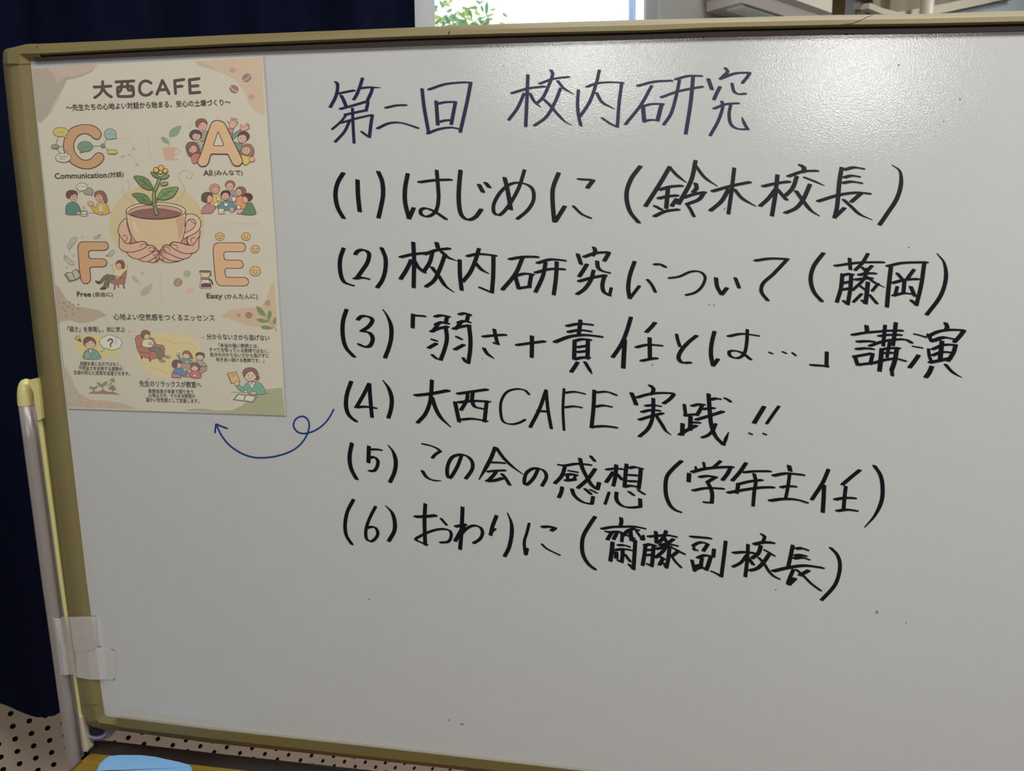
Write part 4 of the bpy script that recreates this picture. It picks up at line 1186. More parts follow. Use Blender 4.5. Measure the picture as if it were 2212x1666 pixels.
# soft corner washes
d = Draw('corner_wash', C1, 'top')
d.fill((170, 154, 134), "36 132 300 118 620 103 560 170 450 215 340 240 290 340 230 450 180 550 110 620 88 600 60 380", False)
d.fill((180, 160, 142), "200 124 600 104 540 160 430 200 330 215 260 260 230 190", True)
d.stroke((150, 140, 120), 4, "345 225 300 330 250 440 190 540")
d.done()
d = Draw('corner_wash', C1, 'top')
d.fill((190, 166, 140), "1480 70 1560 115 1660 155 1760 190 1850 250 1920 350 1960 450 2020 520 2096 560 2090 400 2082 200 2075 36 1800 46", False)
d.fill((181, 160, 136), "1480 70 1520 110 1600 135 1660 150 1600 105 1540 70", True)
d.ell((178, 145, 116), 1812, 150, 28, 25); d.ell((178, 145, 116), 1980, 385, 28, 26)
for x, y, r in ((1937, 218, -40), (1825, 318, 35)):
    d.ell((158, 116, 100), x, y, 44, 36, r)
    c_, s_ = math.cos(math.radians(r)), math.sin(math.radians(r))
    d.stroke((205, 172, 150), 7, [(x - 40 * c_, y - 40 * s_), (x - 8 * s_, y + 8 * c_), (x + 40 * c_, y + 40 * s_)])
d.done('beige corner washes and coffee beans')
d = Draw('corner_wash', C5, 'mid')
d.fill((166, 147, 122), "150 1030 160 1030 220 1080 270 1170 330 1270 420 1340 500 1380 700 1410 860 1440 1000 1530 850 1580 760 1620 700 1640 560 1655 480 1635 400 1610 250 1620 186 1645", False)
for x, y in ((215, 1310), (285, 1330), (385, 1310), (440, 1350), (525, 1350), (350, 1380), (265, 1410), (430, 1420), (525, 1418), (310, 1450), (435, 1505), (325, 1530)):
    d.ell((145, 124, 102), x, y, 16, 15)
d.done()
d = Draw('corner_wash', C7, 'low')
d.fill((163, 141, 116), "150 800 230 900 280 1020 330 1150 390 1240 450 1300 600 1380 900 1400 1150 1440 1280 1490 1380 1542 800 1525 226 1508 190 1150", False)
d.fill((168, 140, 112), "500 1400 700 1385 980 1420 960 1500 520 1500", True)
for x, y in ((335, 1250), (400, 1320), (555, 1470), (760, 1460), (430, 1420), (600, 1420)):
    d.ell((148, 120, 100), x, y, 13, 12)
d.done()
d = Draw('corner_wash', C6, 'mid')
d.fill((176, 154, 124), "1679 890 1640 930 1620 990 1600 1060 1560 1180 1470 1280 1300 1285 1100 1300 950 1360 870 1430 1000 1440 1150 1500 1300 1560 1450 1575 1600 1560 1720 1590 1712 1400 1696 1100", False)
G1 = (116, 131, 88)
for s in ("1415 1260 1490 1290 1540 1360 1550 1410 1470 1390 1430 1330", "1610 1320 1645 1370 1620 1450 1595 1470 1580 1390", "1415 1460 1490 1445 1600 1480 1590 1500 1480 1505", "1485 1570 1560 1550 1670 1590 1600 1610 1520 1605", "1703 1425 1713 1480 1690 1540 1660 1500 1670 1460"):
    d.fill(G1, s)
d.stroke((126, 132, 92), 12, "1545 1400 1590 1460 1650 1540 1720 1632")
d.ell((170, 128, 98), 1582, 1213, 42, 42); d.ell((152, 108, 92), 1300, 1395, 56, 46, 25); d.ell((165, 132, 110), 1150, 1395, 32, 28)
d.stroke((185, 150, 128), 6, "1255 1360 1290 1400 1345 1425")
d.done('leaf sprig and coffee beans on a beige wash')
d = Draw('green_hill', C8, 'low')
d.fill((143, 139, 108), "780 1212 900 1185 1050 1188 1250 1215 1420 1208 1550 1150 1650 1060 1750 980 1880 930 2083 905 2108 1100 2124 1280 1700 1262 1200 1238", False)
d.done()

# title, drawn with a round pen
d = Draw('poster_title', C1, 'top')
T = (92, 74, 70)
for s in ("588 300 660 297 735 291", "662 252 662 300 648 345 620 375 592 393", "664 310 690 350 715 372 740 387", "780 254 860 250 938 245", "832 254 830 295 824 325 808 345", "884 252 884 312 896 328 918 324 920 312",
          "795 305 796 365 803 380 860 383 925 379 934 370 932 310 922 293 860 295 806 298 795 305", "1090 264 1060 247 1020 250 992 285 993 340 1025 370 1070 367 1097 345", "1142 362 1168 300 1190 242", "1192 242 1222 300 1250 358", "1160 325 1225 321",
          "1308 355 1303 300 1300 243", "1300 243 1340 238 1380 232", "1304 297 1365 291", "1430 235 1434 300 1436 352", "1430 235 1475 230 1515 224", "1434 293 1505 287", "1436 352 1480 349 1522 345"):
    d.stroke(T, 26, s)
d.done('rounded brown poster title')
print_text("～先生たちの心地よい対話から始まる、安心の土壌づくり～", (340, 512), (1797, 462), 60, 'top', org=C1, bold=0.018, label='subtitle line under the poster title')

# letter C with speech bubbles
d = Draw('letter_illustration', C2, 'up')
d.stroke((150, 158, 140), 6, "1130 402 1258 402 1325 545 1265 635 1165 655", False) if False else None
N1 = (172, 148, 136)
d.stroke(N1, 6, "1130 402 1260 402 1325 545 1265 635 1165 655", False); d.stroke(N1, 6, "1265 635 1330 680 1372 770", False)
for x, y, r in ((1325, 545, 20), (1165, 655, 25), (1265, 635, 18), (1372, 770, 22)): d.ell(N1, x, y, r, r)
for k in range(9): d.stroke((160, 152, 134), 6, [(1535 + k * 4, 400 + k * 36), (1537 + k * 4, 415 + k * 36)], False)
L2 = (86, 82, 72)
for s in ("240 370 203 480", "250 512 318 508", "215 545 265 610", "733 505 855 502", "940 400 895 475", "905 520 955 565"): d.stroke(L2, 7, s, False)
d.fill((178, 140, 106), "390 285 450 235 540 205 620 195 720 205 800 245 850 300 855 350 830 395 790 408 745 390 700 350 640 325 580 330 520 365 480 420 460 490 470 570 510 640 560 685 620 708 680 700 730 670 770 620 820 600 870 615 895 660 885 710 830 770 750 815 660 832 560 820 470 780 400 725 350 640 320 560 315 470 335 380", True, (84, 58, 52), 12)
def bubble(x, y, rx, ry, tail, rgb, dots=True, line=L2):
    d.fill(rgb, tail, False, line, 7)
    d.ell(rgb, x, y, rx, ry, 0, line, 7)
    v = [float(q) for q in tail.split()]
    d.fill(rgb, [(lerp(v[0], x, .15), lerp(v[1], y, .15)), (v[2], v[3]), (lerp(v[4], x, .15), lerp(v[5], y, .15))], False)
    if dots:
        for k in (-1, 0, 1): d.ell(L2, x + k * 40, y, 6, 6)
bubble(272, 302, 110, 68, "310 365 360 390 355 350", (184, 165, 96))
bubble(985, 330, 85, 78, "1030 398 1083 392 1060 345", (140, 165, 156))
bubble(625, 510, 108, 75, "560 560 552 602 620 580", (118, 142, 108))
bubble(312, 672, 112, 66, "330 610 368 572 362 620", (184, 178, 160), False)
d.stroke(L2, 7, "252 657 370 653", False); d.stroke(L2, 7, "258 690 340 687", False)
def pill(x, y, rx, ry, rgb):
    d.stroke(L2, ry * 2, [(x - rx + ry, y), (x + rx - ry, y)], False); d.stroke(rgb, ry * 2 - 14, [(x - rx + ry, y), (x + rx - ry, y)], False)
pill(192, 512, 58, 32, (128, 142, 128)); pill(1016, 587, 72, 33, (186, 168, 92)); d.ell((118, 142, 108), 880, 498, 27, 27, 0, L2, 7)
d.done('orange letter C with coloured speech bubbles')
print_text("Communication", (190, 977), (940, 962), 86, 'up', org=C2, bold=0.018)
print_text("(対話)", (958, 972), (1184, 957), 92, 'up', org=C2, bold=0.014)

SK = (196, 152, 130); SK2 = (188, 148, 122)
def face(x, y, rx, ry, rgb=SK, lw=5, marks=True):
    d.ell(rgb, x, y, rx, ry, 0, DK, lw)
    if marks:
        d.ell(DK, x - rx * .35, y - ry * .1, rx * .07 + 2, ry * .07 + 2); d.ell(DK, x + rx * .35, y - ry * .1, rx * .07 + 2, ry * .07 + 2)
        d.stroke((140, 84, 72), lw, [(x - rx * .28, y + ry * .38), (x, y + ry * .52), (x + rx * .28, y + ry * .38)])

d = Draw('people_illustration', C2, 'up')
d.stroke(DK, 6, "315 1475 560 1473", False); d.stroke(DK, 6, "655 1469 1010 1465", False)
d.fill((90, 128, 114), "350 1480 345 1390 370 1340 420 1312 500 1322 540 1370 565 1450 530 1492 400 1500", True, DK, 6)
face(462, 1232, 56, 78, SK2)
d.fill((108, 74, 66), "350 1222 360 1165 420 1137 490 1150 518 1190 508 1215 480 1190 430 1212 408 1240 395 1262 378 1258", True, DK, 5)
d.fill((186, 152, 82), "790 1345 830 1320 900 1320 950 1360 975 1460 930 1490 820 1490 740 1440 710 1370 740 1360 770 1395", True, DK, 6)
d.fill((182, 174, 160), "832 1345 876 1345 870 1460 832 1450", False)
face(832, 1235, 60, 68, SK2)
d.fill((150, 88, 82), "760 1235 760 1180 800 1152 870 1147 920 1190 945 1270 938 1322 900 1308 885 1265 868 1212 820 1192 780 1215", True, DK, 5)
d.ell(SK2, 705, 1335, 45, 34, 20, DK, 5); d.ell(SK2, 530, 1470, 32, 24, 0, DK, 5); d.ell(SK2, 845, 1475, 38, 20, 0, DK, 5)
bubble(670, 1155, 72, 52, "690 1195 725 1218 730 1180", (152, 144, 124), False)
bubble(580, 1090, 82, 56, "535 1130 540 1168 580 1140", (188, 180, 162))
d.ell((188, 180, 165), 612, 1500, 55, 13, 0, DK, 5)
d.fill((188, 180, 165), "566 1437 655 1437 642 1490 584 1490", False, DK, 6)
d.stroke(DK, 8, "578 1442 645 1442", False)
d.stroke(DK, 4, "590 1365 600 1385 595 1405"); d.stroke(DK, 4, "612 1375 620 1392 614 1410")
d.done('two people talking over a coffee cup')

# faded cup with a sprout
d = Draw('faded_cup', C3, 'top')
F1 = (192, 155, 130)
d.ell((188, 160, 138), 190, 735, 115, 14)
d.fill(F1, "70 575 160 562 250 565 245 650 225 730 170 738 118 735 90 690", False)
d.stroke(F1, 12, "252 590 290 585 305 625 285 662 245 668")
d.stroke((140, 150, 122), 8, "160 550 165 480 175 415")
d.fill((136, 154, 124), "170 418 164 370 195 310 320 262 312 340 258 412"); d.fill((136, 154, 124), "52 425 120 435 160 512 98 505 62 470")
d.done()

# letter A with waving people
d = Draw('letter_illustration', C3, 'up')
for s in ("430 305 445 290", "455 280 468 262", "480 258 488 235", "1300 440 1312 430", "1322 468 1345 458", "1328 492 1350 496"): d.stroke((168, 160, 120), 6, s, False)
d.fill((150, 146, 122), "612 350 700 335 650 480 600 480", False, DK, 5)
face(625, 268, 60, 66); d.fill((130, 94, 78), "530 260 528 215 560 180 610 168 660 180 690 220 686 250 640 215 590 235 562 280 545 290", True, DK, 5)
d.fill((160, 156, 140), "545 495 590 480 650 490 600 600 560 560", False, DK, 5)
d.ell((88, 74, 76), 530, 395, 88, 74, 0, DK, 5); face(540, 415, 58, 52)
d.fill((88, 74, 76), "475 400 500 350 560 350 605 380 570 385 520 375")
d.fill((134, 90, 72), "392 560 420 505 490 487 560 520 590 600 588 650 540 640 500 690 440 692 410 640", True, DK, 5); face(490, 590, 58, 56)
d.fill((134, 90, 72), "430 560 470 510 530 510 560 560 510 545 470 555 440 600")
d.fill((198, 112, 98), "470 690 540 650 600 680 570 760 510 795 480 770", True, DK, 5)
d.fill((196, 118, 112), "985 300 1055 312 1035 390 985 345", False, DK, 5)
d.fill(SK, "966 200 990 232 1000 300 1052 305 1100 250 1120 215 1090 230 1105 172 1086 166 1066 215 1070 160 1050 158 1036 205 1034 160 1018 160 1008 228 998 232", False, DK, 5)
d.fill((112, 142, 118), "1030 398 1140 318 1165 350 1110 400 1045 455", False, DK, 5)
d.fill(SK, "1146 250 1150 312 1180 345 1240 322 1275 298 1258 284 1275 256 1240 268 1260 240 1226 230 1196 282 1182 290 1165 250", False, DK, 5)
d.fill((112, 142, 118), "1070 490 1180 520 1185 560 1140 625 1080 560", False, DK, 5)
d.ell((98, 72, 66), 1195, 412, 80, 68, 0, DK, 5); face(1175, 445, 60, 62)
d.fill((98, 72, 66), "1112 420 1140 360 1200 350 1255 390 1262 440 1220 400 1160 395")
d.fill((158, 108, 84), "1140 640 1170 560 1220 520 1290 526 1335 590 1330 670 1280 690 1240 690 1190 660", True, DK, 5); face(1228, 610, 60, 58)
d.fill((158, 108, 84), "1170 590 1200 535 1270 535 1310 600 1260 570 1210 565")
d.fill((196, 168, 94), "1165 672 1240 690 1290 700 1260 790 1195 800", True, DK, 5); d.ell(SK, 1308, 730, 40, 38, 0, DK, 5)
d.fill((198, 160, 124), "555 760 600 660 660 480 720 300 750 230 800 198 860 198 920 225 960 290 1060 500 1175 740 1165 790 1130 820 1080 820 1040 790 990 690 965 660 850 658 750 660 725 710 700 790 650 828 590 820", True, (84, 58, 52), 13)
d.fill((188, 180, 156), "838 352 850 365 915 525 905 545 785 545 778 528", False, (84, 58, 52), 11)
d.done('orange letter A with smiling people waving')
print_text("All", (636, 960), (762, 957), 78, 'up', org=C3, bold=0.02)
print_text("(みんなで)", (790, 968), (1182, 964), 86, 'up', org=C3, bold=0.012)

d = Draw('people_illustration', C3, 'up')
d.fill((188, 178, 154), "760 1430 1225 1430 1180 1492 690 1492", False)
d.fill((194, 168, 98), "735 1260 800 1212 880 1240 880 1330 780 1432 730 1380", True, DK, 5)
d.ell((178, 134, 98), 793, 1140, 74, 70, 0, DK, 5); face(803, 1160, 50, 46)
d.fill((156, 142, 132), "985 1190 1080 1168 1112 1260 1090 1432 1010 1432", True, DK, 5)
d.ell((152, 106, 82), 1007, 1085, 70, 62, 0, DK, 5); face(1003, 1112, 52, 56)
d.fill((198, 138, 98), "1095 1280 1170 1240 1232 1330 1200 1420 1100 1400", True, DK, 5)
d.ell((138, 98, 78), 1155, 1172, 72, 64, 0, DK, 5); face(1125, 1190, 42, 50)
d.fill((98, 132, 142), "848 1432 868 1350 930 1305 1010 1310 1070 1370 1082 1432", True, DK, 5)
d.ell((88, 62, 60), 945, 1215, 68, 54, 0, DK, 5); face(943, 1245, 52, 52)
d.fill((190, 116, 112), "612 1480 630 1400 700 1345 760 1370 805 1400 750 1475 690 1478", True, DK, 5)
d.fill((98, 82, 72), "610 1290 620 1215 680 1185 750 1200 765 1260 720 1225 690 1260 690 1325 640 1320", True, DK, 5); d.fill(SK, "690 1260 720 1228 762 1255 755 1310 715 1335 690 1320", True, DK, 5)
d.fill((98, 128, 88), "1160 1490 1200 1430 1222 1390 1240 1345 1300 1330 1340 1400 1355 1495", True, DK, 5)
d.ell((92, 62, 58), 1250, 1255, 68, 56, 0, DK, 5); d.fill(SK, "1185 1255 1215 1245 1250 1280 1245 1330 1200 1335 1180 1300", True, DK, 5)
for x, y, rx, ry in ((885, 1445, 42, 30), (950, 1360, 32, 26), (1060, 1285, 34, 30), (812, 1358, 32, 27), (845, 1285, 28, 25), (1125, 1400, 28, 24)):
    d.fill((196, 188, 168), [(x - rx, y - ry), (x + rx, y - ry), (x + rx * .75, y + ry * .6), (x + rx * .4, y + ry), (x - rx * .4, y + ry), (x - rx * .75, y + ry * .6)], False, DK, 5)
d.ell((196, 188, 168), 888, 1478, 50, 9, 0, DK, 4); d.ell(SK, 1030, 1430, 30, 36, 0, DK, 4); d.ell(SK, 1130, 1470, 34, 16, 0, DK, 4)
d.stroke(DK, 4, "1042 1215 1038 1232 1046 1245"); d.stroke(DK, 4, "1062 1220 1058 1238 1066 1250")
d.done('six people drinking coffee together')

# the cup held in two hands, a plant growing from it
d = Draw('cup_illustration', C4, 'mid')
d.ell((177, 161, 124), 725, 960, 690, 585)
ST = (160, 142, 124)
d.stroke(ST, 9, "240 420 230 500 270 570 340 615 400 690"); d.stroke(ST, 8, "292 330 335 390 320 460")
d.stroke(ST, 10, "975 680 1010 620 1090 550 1130 460 1100 390 1050 320 1045 250 1090 200 1150 190 1220 215 1235 265 1215 305 1175 305 1145 270")
PINK = (190, 118, 108)
d.fill(PINK, "330 1080 380 1180 440 1240 330 1260", False); d.fill(PINK, "1160 1080 1160 1260 1050 1250 1110 1160", False)
HL = "285 880 215 930 175 1010 165 1070 185 1130 180 1270 210 1330 290 1370 320 1410 380 1450 460 1468 520 1500 600 1502 680 1515 740 1490 772 1440 770 1370 740 1340 700 1290 660 1265 600 1265 560 1220 500 1208 430 1222 350 1240 355 1150 330 1080 300 980"
HR = "1335 1040 1345 1110 1330 1180 1330 1300 1290 1360 1230 1390 1190 1440 1110 1468 1060 1490 980 1510 880 1515 800 1490 765 1440 775 1350 815 1290 860 1255 920 1255 960 1215 1080 1235 1165 1262 1160 1180 1230 1090"
SKH = (194, 150, 128)
d.fill(SKH, HL, True, DK, 11); d.fill(SKH, HR, True, DK, 11)
# cup
d.fill((184, 160, 126), "280 770 300 930 340 1070 400 1185 440 1222 520 1208 570 1222 600 1264 660 1264 705 1300 740 1340 768 1352 810 1290 850 1258 915 1258 960 1215 1065 1232 1105 1160 1140 1000 1145 830 1132 750 1000 840 720 890 420 840", False, DK, 10)
d.fill((190, 164, 134), "1145 838 1200 815 1270 825 1330 870 1360 950 1340 1030 1280 1090 1180 1140 1105 1168 1130 1082 1200 1055 1260 1010 1285 950 1268 905 1230 887 1180 900 1148 950 1130 1000", True, DK, 11)
d.fill((196, 152, 132), "1148 950 1182 900 1230 888 1268 906 1284 950 1260 1008 1205 1052 1132 1080 1138 1010", True, DK, 10)
d.stroke(DK, 8, "1190 900 1235 928 1280 962")
d.ell((192, 168, 138), 712, 770, 430, 124, 0, DK, 10)
d.ell((172, 138, 116), 706, 788, 385, 103, 0, DK, 9)
d.fill((140, 90, 80), "345 815 450 765 580 745 720 738 860 748 980 775 1075 812 980 855 850 878 710 885 560 875 440 850", True, (110, 60, 56), 7)
d.stroke((158, 108, 94), 6, "600 820 650 845 760 845 850 815 800 795"); d.stroke((158, 108, 94), 6, "450 820 520 855 620 872")
d.fill((200, 178, 146), "385 930 410 930 425 1000 450 1080 420 1075 395 1000"); d.ell((196, 172, 140), 470, 1145, 14, 25)
d.fill((176, 140, 112), "1000 900 1110 850 1120 950 1090 1090 1040 1180 1030 1000", True)
# finger lines and nails
for s in ("165 1075 190 1120 230 1180 270 1230 312 1240 350 1200 352 1130 320 1060", "330 1247 430 1225 500 1210 570 1225 588 1262 540 1310 450 1345 360 1365 290 1358", "600 1266 660 1266 705 1302 690 1340 600 1405 470 1465",
          "712 1336 750 1350 748 1400 680 1450 600 1500", "762 1432 755 1470 690 1512", "1190 1266 1080 1236 980 1217 922 1236 926 1280 1000 1330 1100 1375 1200 1385 1260 1375", "926 1275 850 1260 807 1290 830 1340 930 1400 1040 1450 1110 1465",
          "815 1332 776 1350 782 1400 850 1450 950 1490 1055 1490", "1165 1150 1162 1210 1192 1255 1245 1262 1290 1200 1332 1140"):
    d.stroke(DK, 9, s)
for s in ("490 1285 500 1255 545 1247 582 1258", "605 1330 615 1300 660 1297 698 1315 660 1352 620 1350", "665 1385 690 1352 735 1360 735 1390 690 1410 668 1400", "235 1130 265 1115 298 1150 290 1190 260 1210", "1020 1310 1020 1280 975 1255 932 1258", "910 1345 912 1318 870 1290 825 1300 850 1335", "858 1400 850 1375 810 1360 788 1375 820 1405", "1280 1160 1245 1150 1215 1180 1225 1220 1245 1240", "700 1455 730 1440 742 1460 715 1480 700 1470", "835 1470 800 1450 792 1470 820 1485"):
    d.stroke((120, 84, 72), 7, s)
# plant
GR, GR2, GL = (104, 132, 72), (116, 142, 92), (66, 62, 40)
d.stroke(GL, 54, "722 812 700 720 684 610 690 500 735 390 765 300"); d.stroke((122, 146, 92), 36, "722 812 700 720 684 610 690 500 735 390 765 300")
for s in ("685 710 640 660 600 640", "700 640 740 590 790 560", "690 490 655 440 620 420"):
    d.stroke(GL, 30, s); d.stroke((122, 146, 92), 14, s)
for s, c in (("395 275 500 272 600 320 650 400 662 465 580 462 500 420 440 350", GR), ("370 530 460 515 560 540 620 600 652 682 560 672 480 640 420 580", GR), ("1025 432 900 440 800 470 745 550 740 602 850 610 950 570 1000 510", GR2), ("642 210 720 235 757 302 700 287 655 250", GR), ("900 255 830 250 775 308 830 313 880 290", GR2)):
    d.fill(c, s, True, GL, 9)
for s in ("470 320 560 370 640 450", "520 345 545 320 530 310", "570 380 520 395", "440 560 540 610 640 680", "515 590 540 560", "560 620 500 620", "960 470 860 520 760 590", "880 510 890 470", "850 525 800 510", "830 545 890 555"):
    d.stroke((80, 86, 48), 7, s)
d.ell((130, 146, 104), 833, 380, 54, 26, -12, GL, 9)
YL = (196, 156, 90)
for a in ((714, 182, 36, 42, -30), (785, 152, 38, 42, 0), (846, 194, 38, 32, 0), (778, 214, 30, 27, 0)): d.ell(YL, *a, GL, 9)
d.done('orange cup held in two hands with a flowering plant')

# letter F, feathers, book, reader
d = Draw('letter_illustration', C5, 'mid')
FE, FL = (168, 160, 138), (106, 98, 84)
for s, q in (("500 262 480 245 420 270 370 340 350 420 385 440 430 390 490 310", "430 330 390 420 382 482"), ("290 560 300 610 360 680 420 705 452 690 440 650 390 620 340 560", "330 600 300 560 295 510"), ("770 255 800 235 850 212 885 205 880 240 830 272 790 270", "820 250 870 220 893 185"), ("985 548 1030 500 1080 460 1112 470 1095 530 1040 565", "1060 520 1000 548 955 553")):
    d.fill(FE, s, True, FL, 7); d.stroke(FL, 6, q)
for x, y in ((590, 242), (445, 550), (335, 740)): d.ell((150, 142, 122), x, y, 14, 14)
d.fill((120, 112, 98), "295 860 330 822 420 826 430 800 490 768 530 790 600 890 490 950 375 982", False, FL, 7)
d.fill((178, 170, 150), "325 838 415 832 475 935 388 948", False, FL, 5); d.fill((178, 170, 150), "425 812 490 782 562 875 482 930", False, FL, 5)
for k in range(4):
    d.stroke(FL, 4, [(345 + k * 14, 862 + k * 20), (415 + k * 14, 852 + k * 20)], False); d.stroke(FL, 4, [(445 + k * 15, 830 + k * 20), (500 + k * 15, 802 + k * 22)], False)
d.fill((178, 139, 102), "516 420 522 380 540 345 570 325 620 320 800 320 960 321 1000 340 1018 390 1002 440 950 461 830 463 720 462 695 480 690 530 697 575 730 598 930 599 978 625 992 670 975 712 930 731 820 733 735 733 712 755 716 830 724 900 715 970 670 1006 610 1000 570 950 552 850 535 700", False, (84, 58, 52), 13)
d.done('orange letter F with feathers and a book')
d = Draw('reader_illustration', C5, 'mid')
CH = (168, 100, 82)
for s in ("1020 1000 1010 1072", "1125 1020 1115 1100", "1165 1010 1180 1060", "1255 1005 1278 1082"): d.stroke((118, 80, 74), 24, s, False)
d.fill(CH, "1225 860 1260 810 1318 798 1300 920 1285 1010 1140 1022 1012 985 1060 940 1180 925", False, DK, 5)
d.fill((112, 102, 88), "1135 880 1060 862 990 850 930 892 868 968 905 1002 960 950 1000 920 950 980 928 1055 982 1075 1030 955 1120 942", False, DK, 5)
d.stroke(SK, 22, "1130 710 1075 705 1090 760 1120 800"); 
d.fill((186, 174, 130), "1110 785 1068 710 1090 685 1140 680 1130 720 1200 770 1280 690 1330 720 1335 760 1300 795 1245 850 1210 892 1088 868", False, DK, 5)
face(1185, 722, 50, 54, SK2, 5, False); d.fill((124, 82, 70), "1140 690 1160 635 1210 620 1265 640 1282 700 1275 755 1225 755 1230 700 1190 660", True, DK, 5)
d.stroke(DK, 5, "1130 910 1265 905", False); d.fill((104, 66, 58), "798 962 850 965 895 990 880 1012 830 1000", True, DK, 4); d.fill((104, 66, 58), "880 1092 920 1058 970 1070 968 1100 900 1103", True, DK, 4)
d.done('person leaning back in a red chair')
d = Draw('loose_leaves', C5, 'mid')
d.fill((168, 152, 124), "1400 870 1470 910 1535 1002 1450 975 1410 930"); d.fill((170, 150, 120), "1548 1205 1560 1110 1640 1050 1732 1008 1715 1110 1640 1190")
d.stroke((168, 152, 124), 8, "1540 1250 1550 1200 1620 1120"); d.ell((160, 154, 132), 1570, 830, 24, 24)
for k in range(9): d.stroke((156, 146, 126), 8, [(1865 + k * 4, 840 + k * 55), (1867 + k * 4, 858 + k * 55)], False)
d.done()
print_text("Free", (503, 1218), (735, 1220), 84, 'mid', org=C5, bold=0.03)
print_text("(自由に)", (768, 1232), (1090, 1232), 90, 'mid', org=C5, bold=0.012)

# letter E, smileys, drip coffee
d = Draw('letter_illustration', C6, 'mid')
d.fill((188, 150, 114), "765 420 772 365 792 328 830 311 900 309 1050 309 1200 309 1240 328 1256 380 1240 428 1195 444 1080 444 955 443 928 462 926 500 934 550 962 570 1060 571 1160 571 1202 592 1222 640 1205 685 1165 693 1060 693 965 693 944 715 946 760 955 808 982 828 1100 829 1240 829 1285 855 1300 900 1284 942 1230 958 1050 957 880 955 830 930 800 860 780 640", False, (84, 58, 52), 12)
for x, y, rx, ry, e in ((867, 217, 67, 60, 0), (1258, 217, 67, 60, 1), (1397, 407, 67, 58, 0), (1397, 737, 82, 73, 2)):
    d.ell((192, 155, 106), x, y, rx, ry, 0, (104, 76, 50), 8)
    d.stroke((110, 72, 46), 8, [(x - rx * .45, y + ry * .25), (x, y + ry * .55), (x + rx * .45, y + ry * .25)])
    for sgn in (-1, 1):
        if e == 1: d.ell((110, 72, 46), x + sgn * 24, y - 8, 7, 9)
        else: d.stroke((110, 72, 46), 7, [(x + sgn * rx * .4 - 16, y - 6), (x + sgn * rx * .4, y - 16), (x + sgn * rx * .4 + 16, y - 6)])
d.done('orange letter E with smiling round faces')
d = Draw('drip_coffee_illustration', C6, 'mid')
d.stroke(DK, 14, "712 755 738 770 725 805 700 800"); d.stroke(DK, 22, "705 865 735 870 758 930")
d.fill((190, 172, 134), "558 735 735 735 700 830 600 830", False, DK, 8); d.ell((140, 92, 82), 646, 740, 86, 16, 0, DK, 8)
d.fill((158, 128, 104), "578 832 706 832 710 856 584 858", False, DK, 7)
d.fill((186, 176, 158), "598 862 700 862 742 960 728 994 580 994 562 965", False, DK, 8)
d.fill((112, 68, 64), "592 925 640 912 732 920 736 960 722 978 584 980 582 950", False)
d.done('drip coffee pot')
d = Draw('coffee_beans', C6, 'mid')
d.ell((152, 152, 120), 375, 775, 58, 54, -25); d.ell((162, 120, 98), 240, 903, 70, 64, -35); d.stroke((190, 152, 126), 9, "270 850 238 900 220 955"); d.ell((186, 156, 134), 420, 1027, 65, 42)
d.stroke((176, 146, 124), 6, "365 1030 420 1022 475 1028")
d.done()
print_text("Easy", (670, 1166), (912, 1166), 100, 'mid', org=C6, bold=0.025)
print_text("(かんたんに)", (945, 1168), (1437, 1164), 92, 'mid', org=C6, bold=0.012)
for y in (24,):
    d = Draw('dotted_rule', C6, 'mid')
    for k in range(20): d.stroke((160, 152, 134), 8, [(800 + k * 34, y), (812 + k * 34, y)], False)
    d.done()

# lower part
print_text("心地よい空気感をつくるエッセンス", (245.5, 691.5), (464, 694), 14.6, 'low', bold=0.012, label='section heading')
d = Draw('thinker_illustration', C7, 'low')
d.fill((172, 157, 110), "350 320 500 282 780 285 1000 300 1108 480 1080 600 900 655 600 668 400 600 350 450")
d.fill((104, 136, 118), "490 680 485 580 540 520 640 510 720 550 772 676", True, DK, 7)
d.ell((112, 142, 124), 545, 620, 58, 66, 0, DK, 6)
face(590, 425, 92, 76, SK2, 6, False); d.ell(SK2, 505, 435, 16, 24, 0, DK, 5); d.ell(SK2, 680, 425, 14, 24, 0, DK, 5)
d.stroke(DK, 5, "545 418 560 422 575 418"); d.stroke(DK, 5, "610 415 625 419 640 414"); d.stroke(DK, 4, "585 468 600 463 612 468")
d.fill((112, 76, 66), "476 400 490 330 560 298 640 320 690 380 686 432 664 400 600 358 550 390 510 410 500 450 486 440", True, DK, 6)
d.ell(SK2, 600, 545, 32, 38, 0, DK, 6)
d.fill((184, 174, 154), "752 400 780 330 840 300 900 270 960 272 1010 292 1090 320 1118 350 1140 400 1120 440 1095 485 1040 512 985 525 940 524 880 498 830 490 790 455", True, DK, 7)
d.stroke((120, 76, 64), 30, "900 372 920 345 955 340 975 362 968 395 945 415 940 435"); d.ell((120, 76, 64), 945, 463, 15, 15)
d.stroke(DK, 5, "1060 320 1025 345 1050 385 1020 410"); d.ell((184, 174, 154), 825, 523, 17, 16, 0, DK, 5); d.ell((184, 174, 154), 785, 547, 12, 8, 0, DK, 5)
d.stroke(DK, 5, "330 340 350 290 400 280 420 300 410 350 345 340 380 300 415 350 400 370 360 350"); d.fill((104, 76, 68), "380 350 425 330 440 392"); d.ell((206, 138, 122), 1267, 193, 18, 18)
d.done('worried person with a question mark cloud')
print_text("「弱さ」を表現し、共に学ぶ", (210, 216), (1192, 224), 98, 'low', org=C7, bold=0.016)
print_text("完璧を演じるのではなく、", (420, 793), (1122, 803), 72, 'low', org=C7, bold=0.012)
print_text("不完全さを共有する姿勢が、", (395, 868), (1172, 888), 74, 'low', org=C7, bold=0.012)
print_text("生徒の安心と成長を加速させます。", (312, 944), (1276, 968), 74, 'low', org=C7, bold=0.012)
d = Draw('seedling_illustration', C7, 'low')
